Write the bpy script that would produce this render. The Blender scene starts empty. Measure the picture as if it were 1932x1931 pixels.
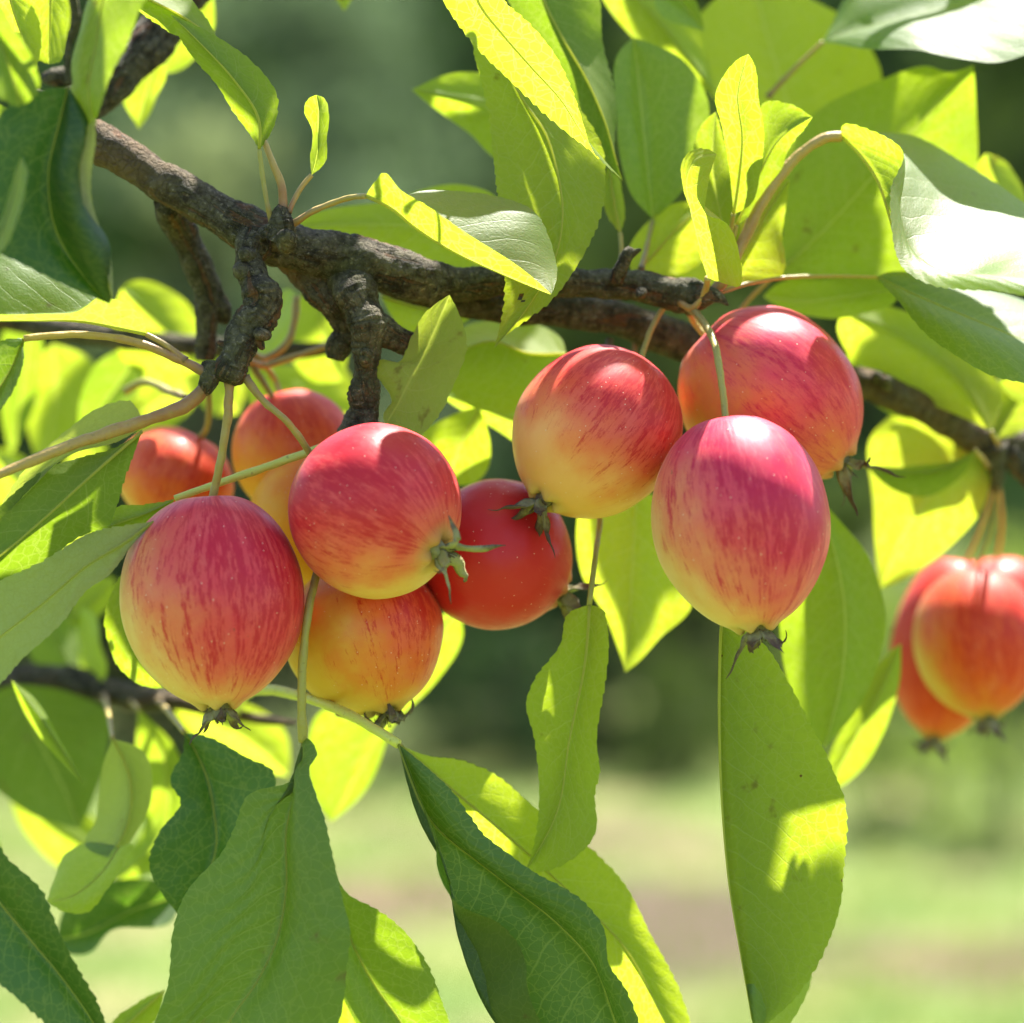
import bpy, math, random
import numpy as np
from mathutils import Vector, Matrix, noise
sc = bpy.context.scene
col = sc.collection
rng = random.Random(7)
# ---------------------------------------------------------------- camera
HFOV = math.radians(25.0)
TH = math.tan(HFOV / 2)
FOCUS = 0.45
CAMZ = 1.6
cam = bpy.data.cameras.new("camera")
camo = bpy.data.objects.new("camera", cam)
col.objects.link(camo)
camo.location = (0, 0, CAMZ)
camo.rotation_euler = (math.pi / 2, 0, 0)
cam.sensor_width = 36
cam.lens = 18 / TH
cam.clip_start = 0.01
cam.clip_end = 500
cam.dof.use_dof = True
cam.dof.focus_distance = FOCUS + 0.002
cam.dof.aperture_fstop = 7.2
sc.camera = camo
# ---------------------------------------------------------------- light
SUN = Vector((0.21, 0.37, 0.905)).normalized()      # towards the sun
EL = math.asin(SUN.z)
AZ = math.atan2(SUN.x, SUN.y)
world = bpy.data.worlds.new("World")
sc.world = world
world.use_nodes = True
wn = world.node_tree
sky = wn.nodes.new("ShaderNodeTexSky")
sky.sky_type = 'NISHITA'
sky.sun_disc = False
sky.sun_elevation = EL
sky.sun_rotation = AZ
wn.links.new(sky.outputs[0], wn.nodes["Background"].inputs[0])
wn.nodes["Background"].inputs[1].default_value = 0.083
sl = bpy.data.lights.new("sun", 'SUN')
sl.energy = 5.0
sl.angle = math.radians(0.53)
sl.color = (1.0, 0.95, 0.86)
so = bpy.data.objects.new("sun", sl)
so.rotation_euler = SUN.to_track_quat('Z', 'Y').to_euler()
so.location = (1, 2, 6)
col.objects.link(so)
vs = sc.view_settings
vs.view_transform = 'Standard'
vs.look = 'None'
vs.gamma = 1
vs.use_curve_mapping = False
vs.exposure = 2.06
sc.render.engine = 'CYCLES'
sc.cycles.use_denoising = True
sc.cycles.max_bounces = 10
sc.cycles.transmission_bounces = 8
sc.cycles.diffuse_bounces = 5
sc.cycles.sample_clamp_indirect = 6
sc.cycles.caustics_reflective = False
sc.cycles.caustics_refractive = False
# ---------------------------------------------------------------- helpers
S = 966.0
def at(x, y, d=0.0):
    """world point seen along the direction (x, y), d millimetres beyond the plane of focus"""
    D = FOCUS + d / 1000.0
    return np.array(((x - S) / S * TH * D, D, CAMZ - (y - S) / S * TH * D))
def pxr(r, d=0.0):
    return r / S * TH * (FOCUS + d / 1000.0)
def hermite(P, n, t=None):
    P = np.asarray(P, float)
    if t is None:
        seg = np.linalg.norm(np.diff(P, axis=0), axis=1) ** 0.7
        t = np.concatenate([[0], np.cumsum(seg + 1e-9)])
        t = t / t[-1]
    q = np.linspace(0, 1, n) if np.isscalar(n) else np.asarray(n)
    k = len(P)
    if k == 2:
        return P[0] + (P[1] - P[0]) * q[:, None]
    m = np.zeros_like(P)
    dl = (P[1:] - P[:-1]) / (t[1:] - t[:-1])[:, None]
    h = t[1:] - t[:-1]
    m[1:-1] = (dl[:-1] * h[1:, None] + dl[1:] * h[:-1, None]) / (h[:-1] + h[1:])[:, None]
    m[0] = 1.5 * dl[0] - 0.5 * m[1]
    m[-1] = 1.5 * dl[-1] - 0.5 * m[-2]
    i = np.clip(np.searchsorted(t, q, side='right') - 1, 0, k - 2)
    hh = (t[i + 1] - t[i])[:, None]
    s = ((q - t[i]) / (t[i + 1] - t[i]))[:, None]
    return ((2 * s**3 - 3 * s**2 + 1) * P[i] + (s**3 - 2 * s**2 + s) * hh * m[i]
            + (-2 * s**3 + 3 * s**2) * P[i + 1] + (s**3 - s**2) * hh * m[i + 1])
def mesh(name, V, F, attrs=None, mat=None, parent=None, smooth=True):
    me = bpy.data.meshes.new(name)
    V = np.asarray(V, np.float32)
    me.from_pydata(V.tolist(), [], F if isinstance(F, list) else F.tolist())
    for an, (typ, data) in (attrs or {}).items():
        a = me.attributes.new(an, typ, 'POINT')
        a.data.foreach_set('vector' if typ == 'FLOAT_VECTOR' else 'value', np.asarray(data, np.float32).ravel())
    if smooth:
        me.polygons.foreach_set('use_smooth', [True] * len(me.polygons))
    if mat:
        me.materials.append(mat)
    o = bpy.data.objects.new(name, me)
    col.objects.link(o)
    if parent is not None:
        o.parent = parent
        o.matrix_parent_inverse = wmat(parent).inverted()
    return o
def wmat(o):
    return Matrix.Translation(o.location) if o.parent is None else Matrix.Translation((0, 0, 0))
def child(o, parent):
    """parent o (built in world space) under a mesh built in world space or an Empty"""
    o.parent = parent
    if parent.type == 'EMPTY':
        o.matrix_parent_inverse = Matrix.Translation(parent.location).inverted()
    else:
        o.matrix_parent_inverse = Matrix.Identity(4)
    return o
def thing(name, label, cat, loc, group=None):
    o = bpy.data.objects.new(name, None)
    o.empty_display_size = 0.01
    o.location = [float(v) for v in loc]
    col.objects.link(o)
    o['label'] = label
    o['category'] = cat
    if group:
        o['group'] = group
    return o
def tube_geo(P, R, ns=12, disp=None, cap=True, flat=1.0):
    """P: (n,3) centres, R: radii; returns V, F, along(0..1)"""
    P = np.asarray(P, float)
    n = len(P)
    T = np.gradient(P, axis=0)
    T /= np.linalg.norm(T, axis=1)[:, None] + 1e-12
    up = np.array((0.0, -1.0, 0.15))
    if abs(np.dot(up, T[0])) > 0.9:
        up = np.array((1.0, 0.2, 0))
    N = up - T[0] * np.dot(up, T[0])
    N /= np.linalg.norm(N)
    V = []
    ang = np.linspace(0, 2 * np.pi, ns, endpoint=False)
    L = np.concatenate([[0], np.cumsum(np.linalg.norm(np.diff(P, axis=0), axis=1))])
    for i in range(n):
        N = N - T[i] * np.dot(N, T[i])
        N /= np.linalg.norm(N) + 1e-12
        B = np.cross(T[i], N)
        for a in ang:
            dr = (math.cos(a) * N * flat + math.sin(a) * B)
            r = R[i]
            if disp:
                r = r + disp(P[i] + dr * r, a, L[i], i / (n - 1), R[i])
            V.append(P[i] + dr * r)
    F = []
    for i in range(n - 1):
        for j in range(ns):
            a, b = i * ns + j, i * ns + (j + 1) % ns
            F.append((a, b, b + ns, a + ns))
    al = np.repeat(np.linspace(0, 1, n), ns)
    if cap:
        F.append(tuple(range(ns - 1, -1, -1)))
        F.append(tuple(range((n - 1) * ns, n * ns)))
    return np.array(V), F, al
# ---------------------------------------------------------------- node helpers
class NT:
    def __init__(s, name):
        s.m = bpy.data.materials.new(name)
        s.m.use_nodes = True
        s.t = s.m.node_tree
        s.t.nodes.clear()
        s.out = s.t.nodes.new('ShaderNodeOutputMaterial')
    def put(s, sock, v):
        if hasattr(v, 'node'):
            s.t.links.new(v, sock)
        elif v is not None:
            if isinstance(v, (tuple, list)) and sock.type == 'RGBA' and len(v) == 3:
                v = (*v, 1)
            sock.default_value = v
    def n(s, typ, ins=None, out=0, **kw):
        nd = s.t.nodes.new('ShaderNode' + typ)
        for k, v in kw.items():
            setattr(nd, k, v)
        for k, v in (ins or {}).items():
            s.put(nd.inputs[k], v)
        return nd.outputs[out]
    def m_(s, op, a, b=None, c=None, clamp=False):
        ins = {0: a}
        if b is not None: ins[1] = b
        if c is not None: ins[2] = c
        return s.n('Math', ins, operation=op, use_clamp=clamp)
    def add(s, a, b): return s.m_('ADD', a, b)
    def sub(s, a, b): return s.m_('SUBTRACT', a, b)
    def mul(s, a, b): return s.m_('MULTIPLY', a, b)
    def vm(s, op, a, b=None, out=0, scale=None):
        ins = {0: a}
        if b is not None: ins[1] = b
        if scale is not None: ins[3] = scale
        return s.n('VectorMath', ins, out=out, operation=op)
    def ss(s, x, a, b, lo=0.0, hi=1.0):
        return s.n('MapRange', {0: x, 1: a, 2: b, 3: lo, 4: hi}, interpolation_type='SMOOTHSTEP')
    def mix(s, f, a, b, blend='MIX'):
        nd = s.t.nodes.new('ShaderNodeMix')
        nd.data_type = 'RGBA'
        nd.blend_type = blend
        s.put(nd.inputs[0], f); s.put(nd.inputs[6], a); s.put(nd.inputs[7], b)
        return nd.outputs[2]
    def attr(s, name, out='Vector'):
        nd = s.t.nodes.new('ShaderNodeAttribute')
        nd.attribute_name = name
        return nd.outputs[out]
    def xyz(s, v):
        nd = s.t.nodes.new('ShaderNodeSeparateXYZ')
        s.put(nd.inputs[0], v)
        return nd.outputs
    def cxyz(s, x, y, z):
        return s.n('CombineXYZ', {0: x, 1: y, 2: z})
    def noise(s, v, scale, detail=3, rough=0.55, out=0, dist=0.0):
        return s.n('TexNoise', {'Vector': v, 'Scale': scale, 'Detail': detail, 'Roughness': rough, 'Distortion': dist}, out=out)
    def vor(s, v, scale, feature='F1', out=0):
        return s.n('TexVoronoi', {'Vector': v, 'Scale': scale}, out=out, feature=feature)
    def bump(s, h, dist, strength=1.0, normal=None):
        ins = {'Height': h, 'Distance': dist, 'Strength': strength}
        if normal is not None: ins['Normal'] = normal
        return s.n('Bump', ins)
    def pr(s, **kw):
        nd = s.t.nodes.new('ShaderNodeBsdfPrincipled')
        for k, v in kw.items():
            s.put(nd.inputs[k.replace('_', ' ')], v)
        return nd.outputs[0]
    def done(s, sh, disp=None):
        s.t.links.new(sh, s.out.inputs[0])
        return s.m
# ---------------------------------------------------------------- materials
def leaf_material():
    k = NT('apple_leaf')
    lc = k.attr('lc'); la = k.attr('la')
    X = k.xyz(lc)            # across (mm), along (mm), seed
    A = k.xyz(la)            # tint, spots, u (-1..1)
    tint, spots, u = A[0], A[1], A[2]
    LV = k.xyz(k.attr('lv'))      # slant of the lateral veins, their number, paleness of the underside
    pl = LV[2]
    tpar = k.attr('lt', 'Fac')
    au = k.m_('ABSOLUTE', u)
    pos = k.cxyz(X[0], X[1], k.mul(X[2], 37.0))
    wob = k.noise(pos, 0.14, 2)
    # lateral veins
    cu = k.mul(k.m_('POWER', au, 1.2), LV[0])
    side = k.mul(k.m_('GREATER_THAN', u, 0.0), 0.47)
    s1 = k.add(k.mul(k.sub(tpar, cu), LV[1]), k.add(side, k.mul(wob, 0.6)))
    f = k.m_('ABSOLUTE', k.sub(k.m_('FRACT', s1), 0.5))
    lat = k.mul(k.ss(f, 0.0, k.ss(au, 0.0, 0.9, 0.060, 0.03), 1.0, 0.0), k.ss(au, 0.45, 1.0, 0.75, 0.05))
    mid = k.ss(k.m_('ABSOLUTE', X[0]), 0.12, 0.42, 1.0, 0.0)
    # quilted blade between the laterals
    quilt = k.m_('COSINE', k.mul(s1, 6.2832))
    wpos = k.vm('ADD', pos, k.vm('SCALE', k.noise(pos, 0.6, 2, out=1), scale=1.1))
    net = k.ss(k.vor(wpos, 0.50, 'DISTANCE_TO_EDGE'), 0.0, 0.085, 1.0, 0.0)
    net2 = k.ss(k.vor(wpos, 1.25, 'DISTANCE_TO_EDGE'), 0.0, 0.11, 1.0, 0.0)
    vein = k.m_('MAXIMUM', k.m_('MAXIMUM', lat, mid), k.mul(net, 0.15))
    blot = k.noise(pos, 0.085, 3)
    fine = k.noise(pos, 1.6, 4, 0.65)
    # upper and lower skin
    up = k.mix(tint, (0.030, 0.082, 0.014), (0.088, 0.165, 0.018))
    up = k.mix(k.ss(blot, 0.35, 0.7), up, k.mix(tint, (0.045, 0.105, 0.014), (0.13, 0.20, 0.02)))
    up = k.mix(k.m_('MAXIMUM', k.mul(lat, 0.75), k.mul(vein, 0.40)), up, (0.16, 0.23, 0.06))
    lo = k.mix(tint, (0.100, 0.145, 0.035), (0.15, 0.19, 0.030))
    lo = k.mix(k.ss(blot, 0.35, 0.7), lo, k.mix(tint, (0.125, 0.175, 0.05), (0.18, 0.22, 0.035)))
    lo = k.mix(pl, lo, (0.36, 0.38, 0.20))
    lo = k.mix(k.mul(k.m_('MAXIMUM', lat, mid), 0.45), lo, (0.33, 0.36, 0.14))
    lo = k.mix(k.mul(k.m_('MAXIMUM', net, k.mul(net2, 0.6)), k.add(0.26, k.mul(pl, 0.22))), lo, (0.10, 0.13, 0.03))
    back = k.n('NewGeometry', out='Backfacing')
    base = k.mix(back, up, lo)
    base = k.mix(k.mul(k.sub(fine, 0.5), 0.5), base, (0.02, 0.05, 0.01))
    # light that passes through
    tr = k.mix(k.ss(tint, 0.0, 0.55), (0.045, 0.15, 0.006), (0.44, 0.61, 0.020))
    tr = k.mix(k.ss(tint, 0.5, 1.0), tr, (0.74, 0.83, 0.040))
    mot = k.noise(pos, 0.9, 3, 0.6)
    tr = k.mix(k.ss(mot, 0.35, 0.75, 0.0, 0.30), tr, k.mix(tint, (0.03, 0.11, 0.003), (0.42, 0.58, 0.012)))
    tr = k.mix(k.ss(blot, 0.3, 0.72, 0.0, 0.45), tr, k.mix(tint, (0.04, 0.13, 0.004), (0.60, 0.74, 0.02)))
    tr = k.mix(k.mul(k.m_('MAXIMUM', lat, k.mul(net, 0.75)), 0.48), tr, k.mix(tint, (0.30, 0.38, 0.06), (0.80, 0.88, 0.20)))
    tr = k.mix(k.mul(pl, 0.5), tr, (0.50, 0.50, 0.12))
    tr = k.mix(k.mul(mid, 0.6), tr, (0.70, 0.78, 0.12))
    # blemishes
    sp = k.noise(pos, 0.17, 3, 0.6)
    spm = k.mul(k.ss(sp, k.sub(0.70, k.mul(spots, 0.14)), k.sub(0.86, k.mul(spots, 0.14))), k.m_('GREATER_THAN', spots, 0.01))
    dots = k.ss(k.vor(pos, 0.16), k.mul(spots, 0.055), k.mul(spots, 0.085), 1.0, 0.0)
    spm = k.m_('MAXIMUM', k.mul(spm, 0.75), k.mul(dots, k.m_('GREATER_THAN', spots, 0.01)))
    base = k.mix(spm, base, (0.10, 0.06, 0.022))
    tr = k.mix(spm, tr, (0.16, 0.07, 0.008))
    h = k.add(k.add(k.mul(quilt, 0.035), k.mul(k.m_('MAXIMUM', lat, mid), -0.08)), k.add(k.mul(net, -0.02), k.mul(fine, 0.14)))
    nrm = k.bump(h, 0.0010, 0.6)
    sh = k.pr(Base_Color=base, Roughness=k.mix(back, (0.52, 0.52, 0.52), (0.62, 0.62, 0.62)), Normal=nrm,
              Specular_IOR_Level=k.mix(back, (0.85, 0.85, 0.85), (0.28, 0.28, 0.28)))
    tb = k.n('BsdfTranslucent', {'Color': tr, 'Normal': nrm})
    ms = k.n('MixShader', {0: 0.52, 1: sh, 2: tb})
    return k.done(ms)
def stalk_material():
    k = NT('green_stalk')
    a = k.attr('al', 'Fac')          # 0 at the leaf or fruit, 1 at the wood
    rd = k.attr('rd', 'Fac')
    P = k.n('NewGeometry', out='Position')
    nz = k.noise(P, 420, 4)
    c = k.mix(k.ss(k.add(a, k.mul(k.sub(nz, 0.5), 0.5)), 0.25, 1.0), (0.30, 0.30, 0.055), (0.20, 0.17, 0.05))
    c = k.mix(k.mul(rd, 1.3), c, (0.40, 0.27, 0.085))
    c = k.mix(k.mul(k.ss(k.add(a, k.mul(k.sub(nz, 0.5), 0.8)), 0.3, 1.0), k.mul(rd, 0.75)), c, (0.25, 0.085, 0.04))
    c = k.mix(k.ss(rd, 0.0, -1.0), c, (0.58, 0.60, 0.12))  # negative rd: pale yellow-green, sunlight put into the stalk colour
    c = k.mix(k.ss(k.noise(P, 900, 2), 0.62, 0.75, 0, 0.6), c, (0.20, 0.17, 0.05))
    c = k.mix(k.mul(k.ss(a, 0.88, 1.0), 0.75), c, (0.10, 0.065, 0.035))
    sh = k.pr(Base_Color=c, Roughness=0.5, Subsurface_Weight=0.2, Subsurface_Radius=(0.6, 0.5, 0.15), Subsurface_Scale=0.001,
              Normal=k.bump(nz, 0.0006, 0.8))
    return k.done(sh)
def bark_material(name, tone=1.0):
    k = NT(name)
    P = k.n('NewGeometry', out='Position')
    al = k.attr('al', 'Fac')
    ring = k.attr('rg', 'Fac')
    sm = k.attr('sm', 'Fac')         # smooth, peeled-looking young bark
    n1 = k.noise(P, 360, 8, 0.72)
    n2 = k.noise(P, 1300, 5, 0.65)
    n3 = k.noise(P, 75, 3)
    bc = k.attr('bc')
    peel = k.noise(k.vm('MULTIPLY', bc, (1.0, 1.0, 0.22)), 0.30, 5, 0.6, dist=0.6)
    crack = k.ss(k.vor(k.vm('ADD', P, k.vm('SCALE', k.noise(P, 500, 3, out=1), scale=0.0016)), 520, 'DISTANCE_TO_EDGE'), 0.0, 0.16, 1.0, 0.0)
    dark = (0.030 * tone, 0.022 * tone, 0.015 * tone)
    mid = (0.185 * tone, 0.160 * tone, 0.110 * tone)
    pale = (0.46 * tone, 0.39 * tone, 0.28 * tone)
    c = k.mix(k.ss(n1, 0.34, 0.60), dark, mid)
    c = k.mix(k.mul(k.ss(n3, 0.40, 0.62), 0.55), c, (0.105 * tone, 0.105 * tone, 0.045 * tone))
    c = k.mix(k.ss(peel, 0.57, 0.62, 0.0, 0.6), c, k.mix(n2, (0.17 * tone, 0.062 * tone, 0.026 * tone), (0.30 * tone, 0.125 * tone, 0.055 * tone)))
    c = k.mix(k.ss(peel, 0.44, 0.36, 0.0, 0.5), c, (0.21 * tone, 0.185 * tone, 0.12 * tone))
    lip = k.mul(k.ss(peel, 0.53, 0.555), k.ss(peel, 0.585, 0.56))
    c = k.mix(k.mul(lip, 0.6), c, dark)
    c = k.mix(k.ss(k.add(n2, k.mul(n1, 0.5)), 0.80, 0.98, 0, 0.75), c, pale)
    c = k.mix(k.mul(sm, k.ss(n3, 0.35, 0.6)), c, (0.23 * tone, 0.145 * tone, 0.080 * tone))
    c = k.mix(k.mul(k.m_('MAXIMUM', ring, k.mul(crack, 0.35)), 0.8), c, dark)
    h = k.add(k.sub(k.mul(n1, 0.9), k.mul(crack, 0.15)), k.add(k.mul(n2, 0.35), k.mul(k.ss(peel, 0.54, 0.60), -0.35)))
    sh = k.pr(Base_Color=c, Roughness=0.8, Specular_IOR_Level=0.2, Normal=k.bump(h, 0.0030, 1.0))
    return k.done(sh)
def apple_material(name, bd, bias, gold, streak, seed, hot, soft_skin=False):
    """bd: blush direction in the fruit's own frame, bias: how red, gold: ground colour"""
    k = NT(name)
    p = k.attr('an')
    X = k.xyz(p)
    rho = k.m_('SQRT', k.add(k.mul(X[0], X[0]), k.add(k.mul(X[1], X[1]), 0.004)))
    cx, cy = k.m_('DIVIDE', X[0], rho), k.m_('DIVIDE', X[1], rho)
    wv = k.noise(k.vm('ADD', p, (seed, 0, 0)), 2.2, 3, out=0)
    def st(sx, sz, off):
        return k.cxyz(k.add(k.mul(cx, sx), off), k.add(k.mul(cy, sx), k.mul(wv, 0.9)), k.mul(X[2], sz))
    n1 = k.noise(st(5.5, 0.9, seed), 1.0, 4, 0.6)
    n2 = k.noise(st(15.0, 4.2, seed + 5), 1.0, 4, 0.68)
    n4 = k.noise(st(36.0, 9.0, seed + 9), 1.0, 4, 0.65)
    n3 = k.noise(k.vm('ADD', p, (seed, seed, 0)), 1.6, 4, 0.55)
    gr = k.noise(p, 55, 4, 0.7)
    d = k.vm('DOT_PRODUCT', p, tuple(bd), out='Value')
    b = k.add(k.add(k.mul(d, 0.55), k.add(k.mul(X[2], 0.22), bias)), k.add(k.mul(k.sub(n3, 0.5), 0.75), k.mul(k.sub(gr, 0.5), 0.12)))
    soft = k.ss(b, -0.22, 0.55)
    g2 = tuple(c * s for c, s in zip(gold, (1.0, 0.66, 0.60)))
    c = k.mix(k.ss(n3, 0.3, 0.7), gold, tuple(x * y for x, y in zip(gold, (0.93, 0.95, 0.72))))
    c = k.mix(k.ss(b, -0.35, 0.25), c, g2)
    c = k.mix(k.mul(soft, 0.95), c, k.mix(max(hot, 0), (0.66, 0.030, 0.048 + 0.045 * max(-hot, 0)), (0.74, 0.080, 0.012)))  # positive hot: orange, with the backlit glow of rear fruit put into the colour
    s_ = k.add(k.mul(k.sub(n1, 0.5), 1.0), k.add(k.mul(k.sub(n2, 0.5), 1.6), k.add(k.mul(k.sub(n4, 0.5), 0.9), k.mul(k.sub(gr, 0.5), 0.35))))
    sm_ = k.mul(k.ss(k.add(k.mul(s_, streak), k.mul(b, 0.5)), 0.08, 0.47), k.ss(b, -0.36, 0.18))
    pat = k.ss(k.noise(k.vm('ADD', p, (seed * 2, 1, 0)), 3.1, 5, 0.65), 0.38, 0.66)
    c = k.mix(k.mul(k.mul(pat, 0.30), k.ss(b, -0.1, 0.4)), c, (0.74, 0.15, 0.11))
    c = k.mix(k.mul(sm_, 0.85), c, k.mix(max(hot, 0), (0.50, 0.004, 0.020 + 0.03 * max(-hot, 0)), (0.56, 0.018, 0.006)))
    pole = k.ss(X[2], -0.99, -0.90, 1.0, 0.0)
    c = k.mix(k.mul(pole, 0.55), c, (0.42, 0.34, 0.10))
    top = k.ss(rho, 0.10, 0.30, 0.55, 0.0)
    top = k.mul(top, k.m_('GREATER_THAN', X[2], 0.0))
    c = k.mix(top, c, (0.45, 0.33, 0.09))
    lent = k.ss(k.vor(k.vm('ADD', p, (seed, 0, 0)), 10.0), 0.05, 0.085, 1.0, 0.0)
    c = k.mix(k.mul(lent, 0.75), c, (0.80, 0.60, 0.45))
    scar = k.ss(k.noise(k.vm('ADD', p, (0, seed, 3)), 5.0, 5, 0.7), 0.70, 0.74)
    c = k.mix(k.mul(scar, 0.7), c, (0.12, 0.07, 0.03))
    h = k.add(k.mul(n2, 0.25), k.add(k.mul(n3, 0.8), k.mul(lent, 0.5)))
    nrm = k.bump(h, 0.0006, 0.35)
    rough = k.ss(k.noise(p, 4.0, 4, 0.6), 0.3, 0.7, 0.50 if soft_skin else 0.36, 0.62 if soft_skin else 0.54)
    sh = k.pr(Base_Color=c, Roughness=rough, Normal=nrm, Specular_IOR_Level=0.30, Subsurface_Weight=0.30,
              Subsurface_Radius=(1.0, 0.42, 0.16), Subsurface_Scale=0.003, Coat_Weight=0.05, Coat_Roughness=0.2,
              Sheen_Weight=0.05, Sheen_Roughness=0.4)
    return k.done(sh)
def sepal_material():
    k = NT('dry_sepal')
    a = k.attr('al', 'Fac')
    fr = k.attr('rd', 'Fac')
    P = k.n('NewGeometry', out='Position')
    nz = k.noise(P, 900, 4)
    c = k.mix(k.ss(k.add(k.add(a, k.mul(k.sub(nz, 0.5), 0.7)), k.mul(k.sub(fr, 0.5), -0.8)), 0.25, 0.8), (0.30, 0.28, 0.13), (0.075, 0.042, 0.028))
    c = k.mix(k.ss(nz, 0.6, 0.75, 0, 0.4), c, (0.30, 0.20, 0.13))
    return k.done(k.pr(Base_Color=c, Roughness=0.7, Normal=k.bump(nz, 0.0005, 0.8)))
def rib_material():
    k = NT('leaf_rib')
    c = k.mix(k.attr('rd', 'Fac'), (0.33, 0.36, 0.10), (0.30, 0.16, 0.06))
    s = k.pr(Base_Color=c, Roughness=0.55, Specular_IOR_Level=0.3)
    return k.done(k.n('MixShader', {0: 0.55, 1: s, 2: k.n('BsdfTranslucent', {'Color': (0.86, 0.88, 0.16, 1)})}))
RIB = rib_material()
LEAF = leaf_material()
STALK = stalk_material()
BARK = bark_material('apple_bark')
SEPAL = sepal_material()
# ---------------------------------------------------------------- leaf builder
def rail_pts(base, pts, tip, d0, d1, off):
    P = [base] + list(pts) + [tip]
    xy = np.array([(p[0], p[1]) for p in P], float)
    seg = np.linalg.norm(np.diff(xy, axis=0), axis=1)
    f = np.concatenate([[0], np.cumsum(seg)])
    f /= f[-1]
    out = []
    for i, p in enumerate(P):
        dd = p[2] if len(p) > 2 else 0.0
        w = math.sin(math.pi * f[i]) ** 0.6 if 0 < f[i] < 1 else 0.0
        out.append(at(p[0], p[1], d0 + (d1 - d0) * f[i] + off * w + dd))
    return np.array(out)
LEAFN = [0]
def leaf(grp, d, base, tip, M, L, R, face='dn', tint=0.6, spots=0.10, Lo=None, Ro=None, pet=None, pr=4.6, red=0.4,
         rib=True, teeth=1.0, wav=1.0, label=None, bulge=0.07, ribr=3.4, pale=0.0, ref=None, holes=(), quilting=1.0):
    """a leaf blade lofted over its midrib M and margins L and R (lists of points, or lists of such lists from inner to outer)"""
    LEAFN[0] += 1
    seed = LEAFN[0]
    r = random.Random(seed * 13 + 5)
    if tint > 0.78: tint += r.uniform(-0.24, 0.04)
    d0, d1 = d if isinstance(d, tuple) else (d, d)
    dm = max(d0, d1)
    sgn = 1 if face == 'dn' else -1
    if Lo is None: Lo = sgn * r.uniform(2, 5)
    if Ro is None: Ro = sgn * r.uniform(2, 5)
    L = L if isinstance(L[0], list) else [L]
    R = R if isinstance(R[0], list) else [R]
    Lo = Lo if isinstance(Lo, (list, tuple)) else [Lo * (i + 1) / len(L) for i in range(len(L))]
    Ro = Ro if isinstance(Ro, (list, tuple)) else [Ro * (i + 1) / len(R) for i in range(len(R))]
    MP = rail_pts(base, M, tip, d0, d1, 0)
    length = np.linalg.norm(np.diff(MP, axis=0), axis=1).sum() * 1000
    far = dm > 32
    nt = int(max(24, min(150, length * (1.0 if far else 2.6))))
    K = 5 if far else 7
    m = hermite(MP, nt)
    tv = np.linspace(0, 1, nt)
    cols = []
    us = []
    def side(rails, offs, sg):
        C = [m] + [hermite(rail_pts(base, rl, tip, d0, d1, of), nt) for rl, of in zip(rails, offs)]
        n = len(C)
        kk = K if n == 2 else K * 2
        q = np.linspace(0, 1, kk + 1)[1:]
        if n == 2:
            out = [C[0] + (C[1] - C[0]) * x for x in q]
            uu = list(q)
        else:
            A = np.stack(C)                     # rails x nt x 3
            w = np.linalg.norm(np.diff(A, axis=0), axis=2).mean(1)
            t = np.concatenate([[0], np.cumsum(w)]); t /= t[-1]
            B = hermite(A.reshape(n, -1), q, t).reshape(len(q), nt, 3)
            out = list(B); uu = list(q)
        return out, [sg * x for x in uu]
    l, lu = side(L, Lo, -1)
    rr, ru = side(R, Ro, 1)
    cols = l[::-1] + [m] + rr
    us = np.array(lu[::-1] + [0.0] + ru)
    G = np.stack(cols, axis=1)                  # nt x nc x 3
    nc = len(us)
    ic_ = len(l)
    dt = np.gradient(G, axis=0); du = np.gradient(G, axis=1)
    N = np.cross(dt, du); N /= np.linalg.norm(N, axis=2)[..., None] + 1e-12
    NR = N[:, :ic_] if ref == 'L' else N[:, ic_:] if ref == 'R' else N
    flip = NR[nt // 8: -nt // 8, :, 1].mean() > 0                # make N point at the camera
    if flip: N = -N
    W = np.linalg.norm(np.diff(G, axis=1), axis=2)
    cw = np.concatenate([np.zeros((nt, 1)), np.cumsum(W, axis=1)], axis=1)
    ic = len(l)
    lat = cw - cw[:, ic:ic + 1]
    halfw = max(lat.max(), -lat.min(), 1e-4)
    # bulge of each half, waviness of margin, small undulation
    lk = float(np.clip(0.95 * halfw * 1000 / length, 0.10, 0.34))
    ln_ = float(np.clip(length / 5.6, 6, 15))
    bul = bulge * halfw * (-sgn)
    env = np.sin(np.pi * np.clip(tv, 0, 1)) ** 0.7
    prof = np.abs(us) * (1 - np.abs(us)) * 4
    ph = r.uniform(0, 6)
    und = np.sin(tv[:, None] * (7 + r.random() * 5) + us[None] * 2.2 + ph) * np.abs(us)[None] ** 1.4 * min(0.00095, halfw * 0.045) * wav
    und += np.sin(tv[:, None] * (19 + r.random() * 6) + us[None] * 1.3 + ph * 2) * np.abs(us)[None] ** 2 * min(0.00035, halfw * 0.012) * wav
    quilt = np.cos((tv[:, None] - lk * np.abs(us)[None] ** 1.2) * ln_ * 6.283 + (us[None] > 0) * 2.95) * (np.abs(us) * (1 - np.abs(us) ** 2))[None] * min(0.00010, halfw * 0.006) * quilting * (0.4 if far else 1)
    G = G + N * ((bul * prof)[None] * env[:, None] + (und + quilt) * env[:, None])[..., None]
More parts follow.
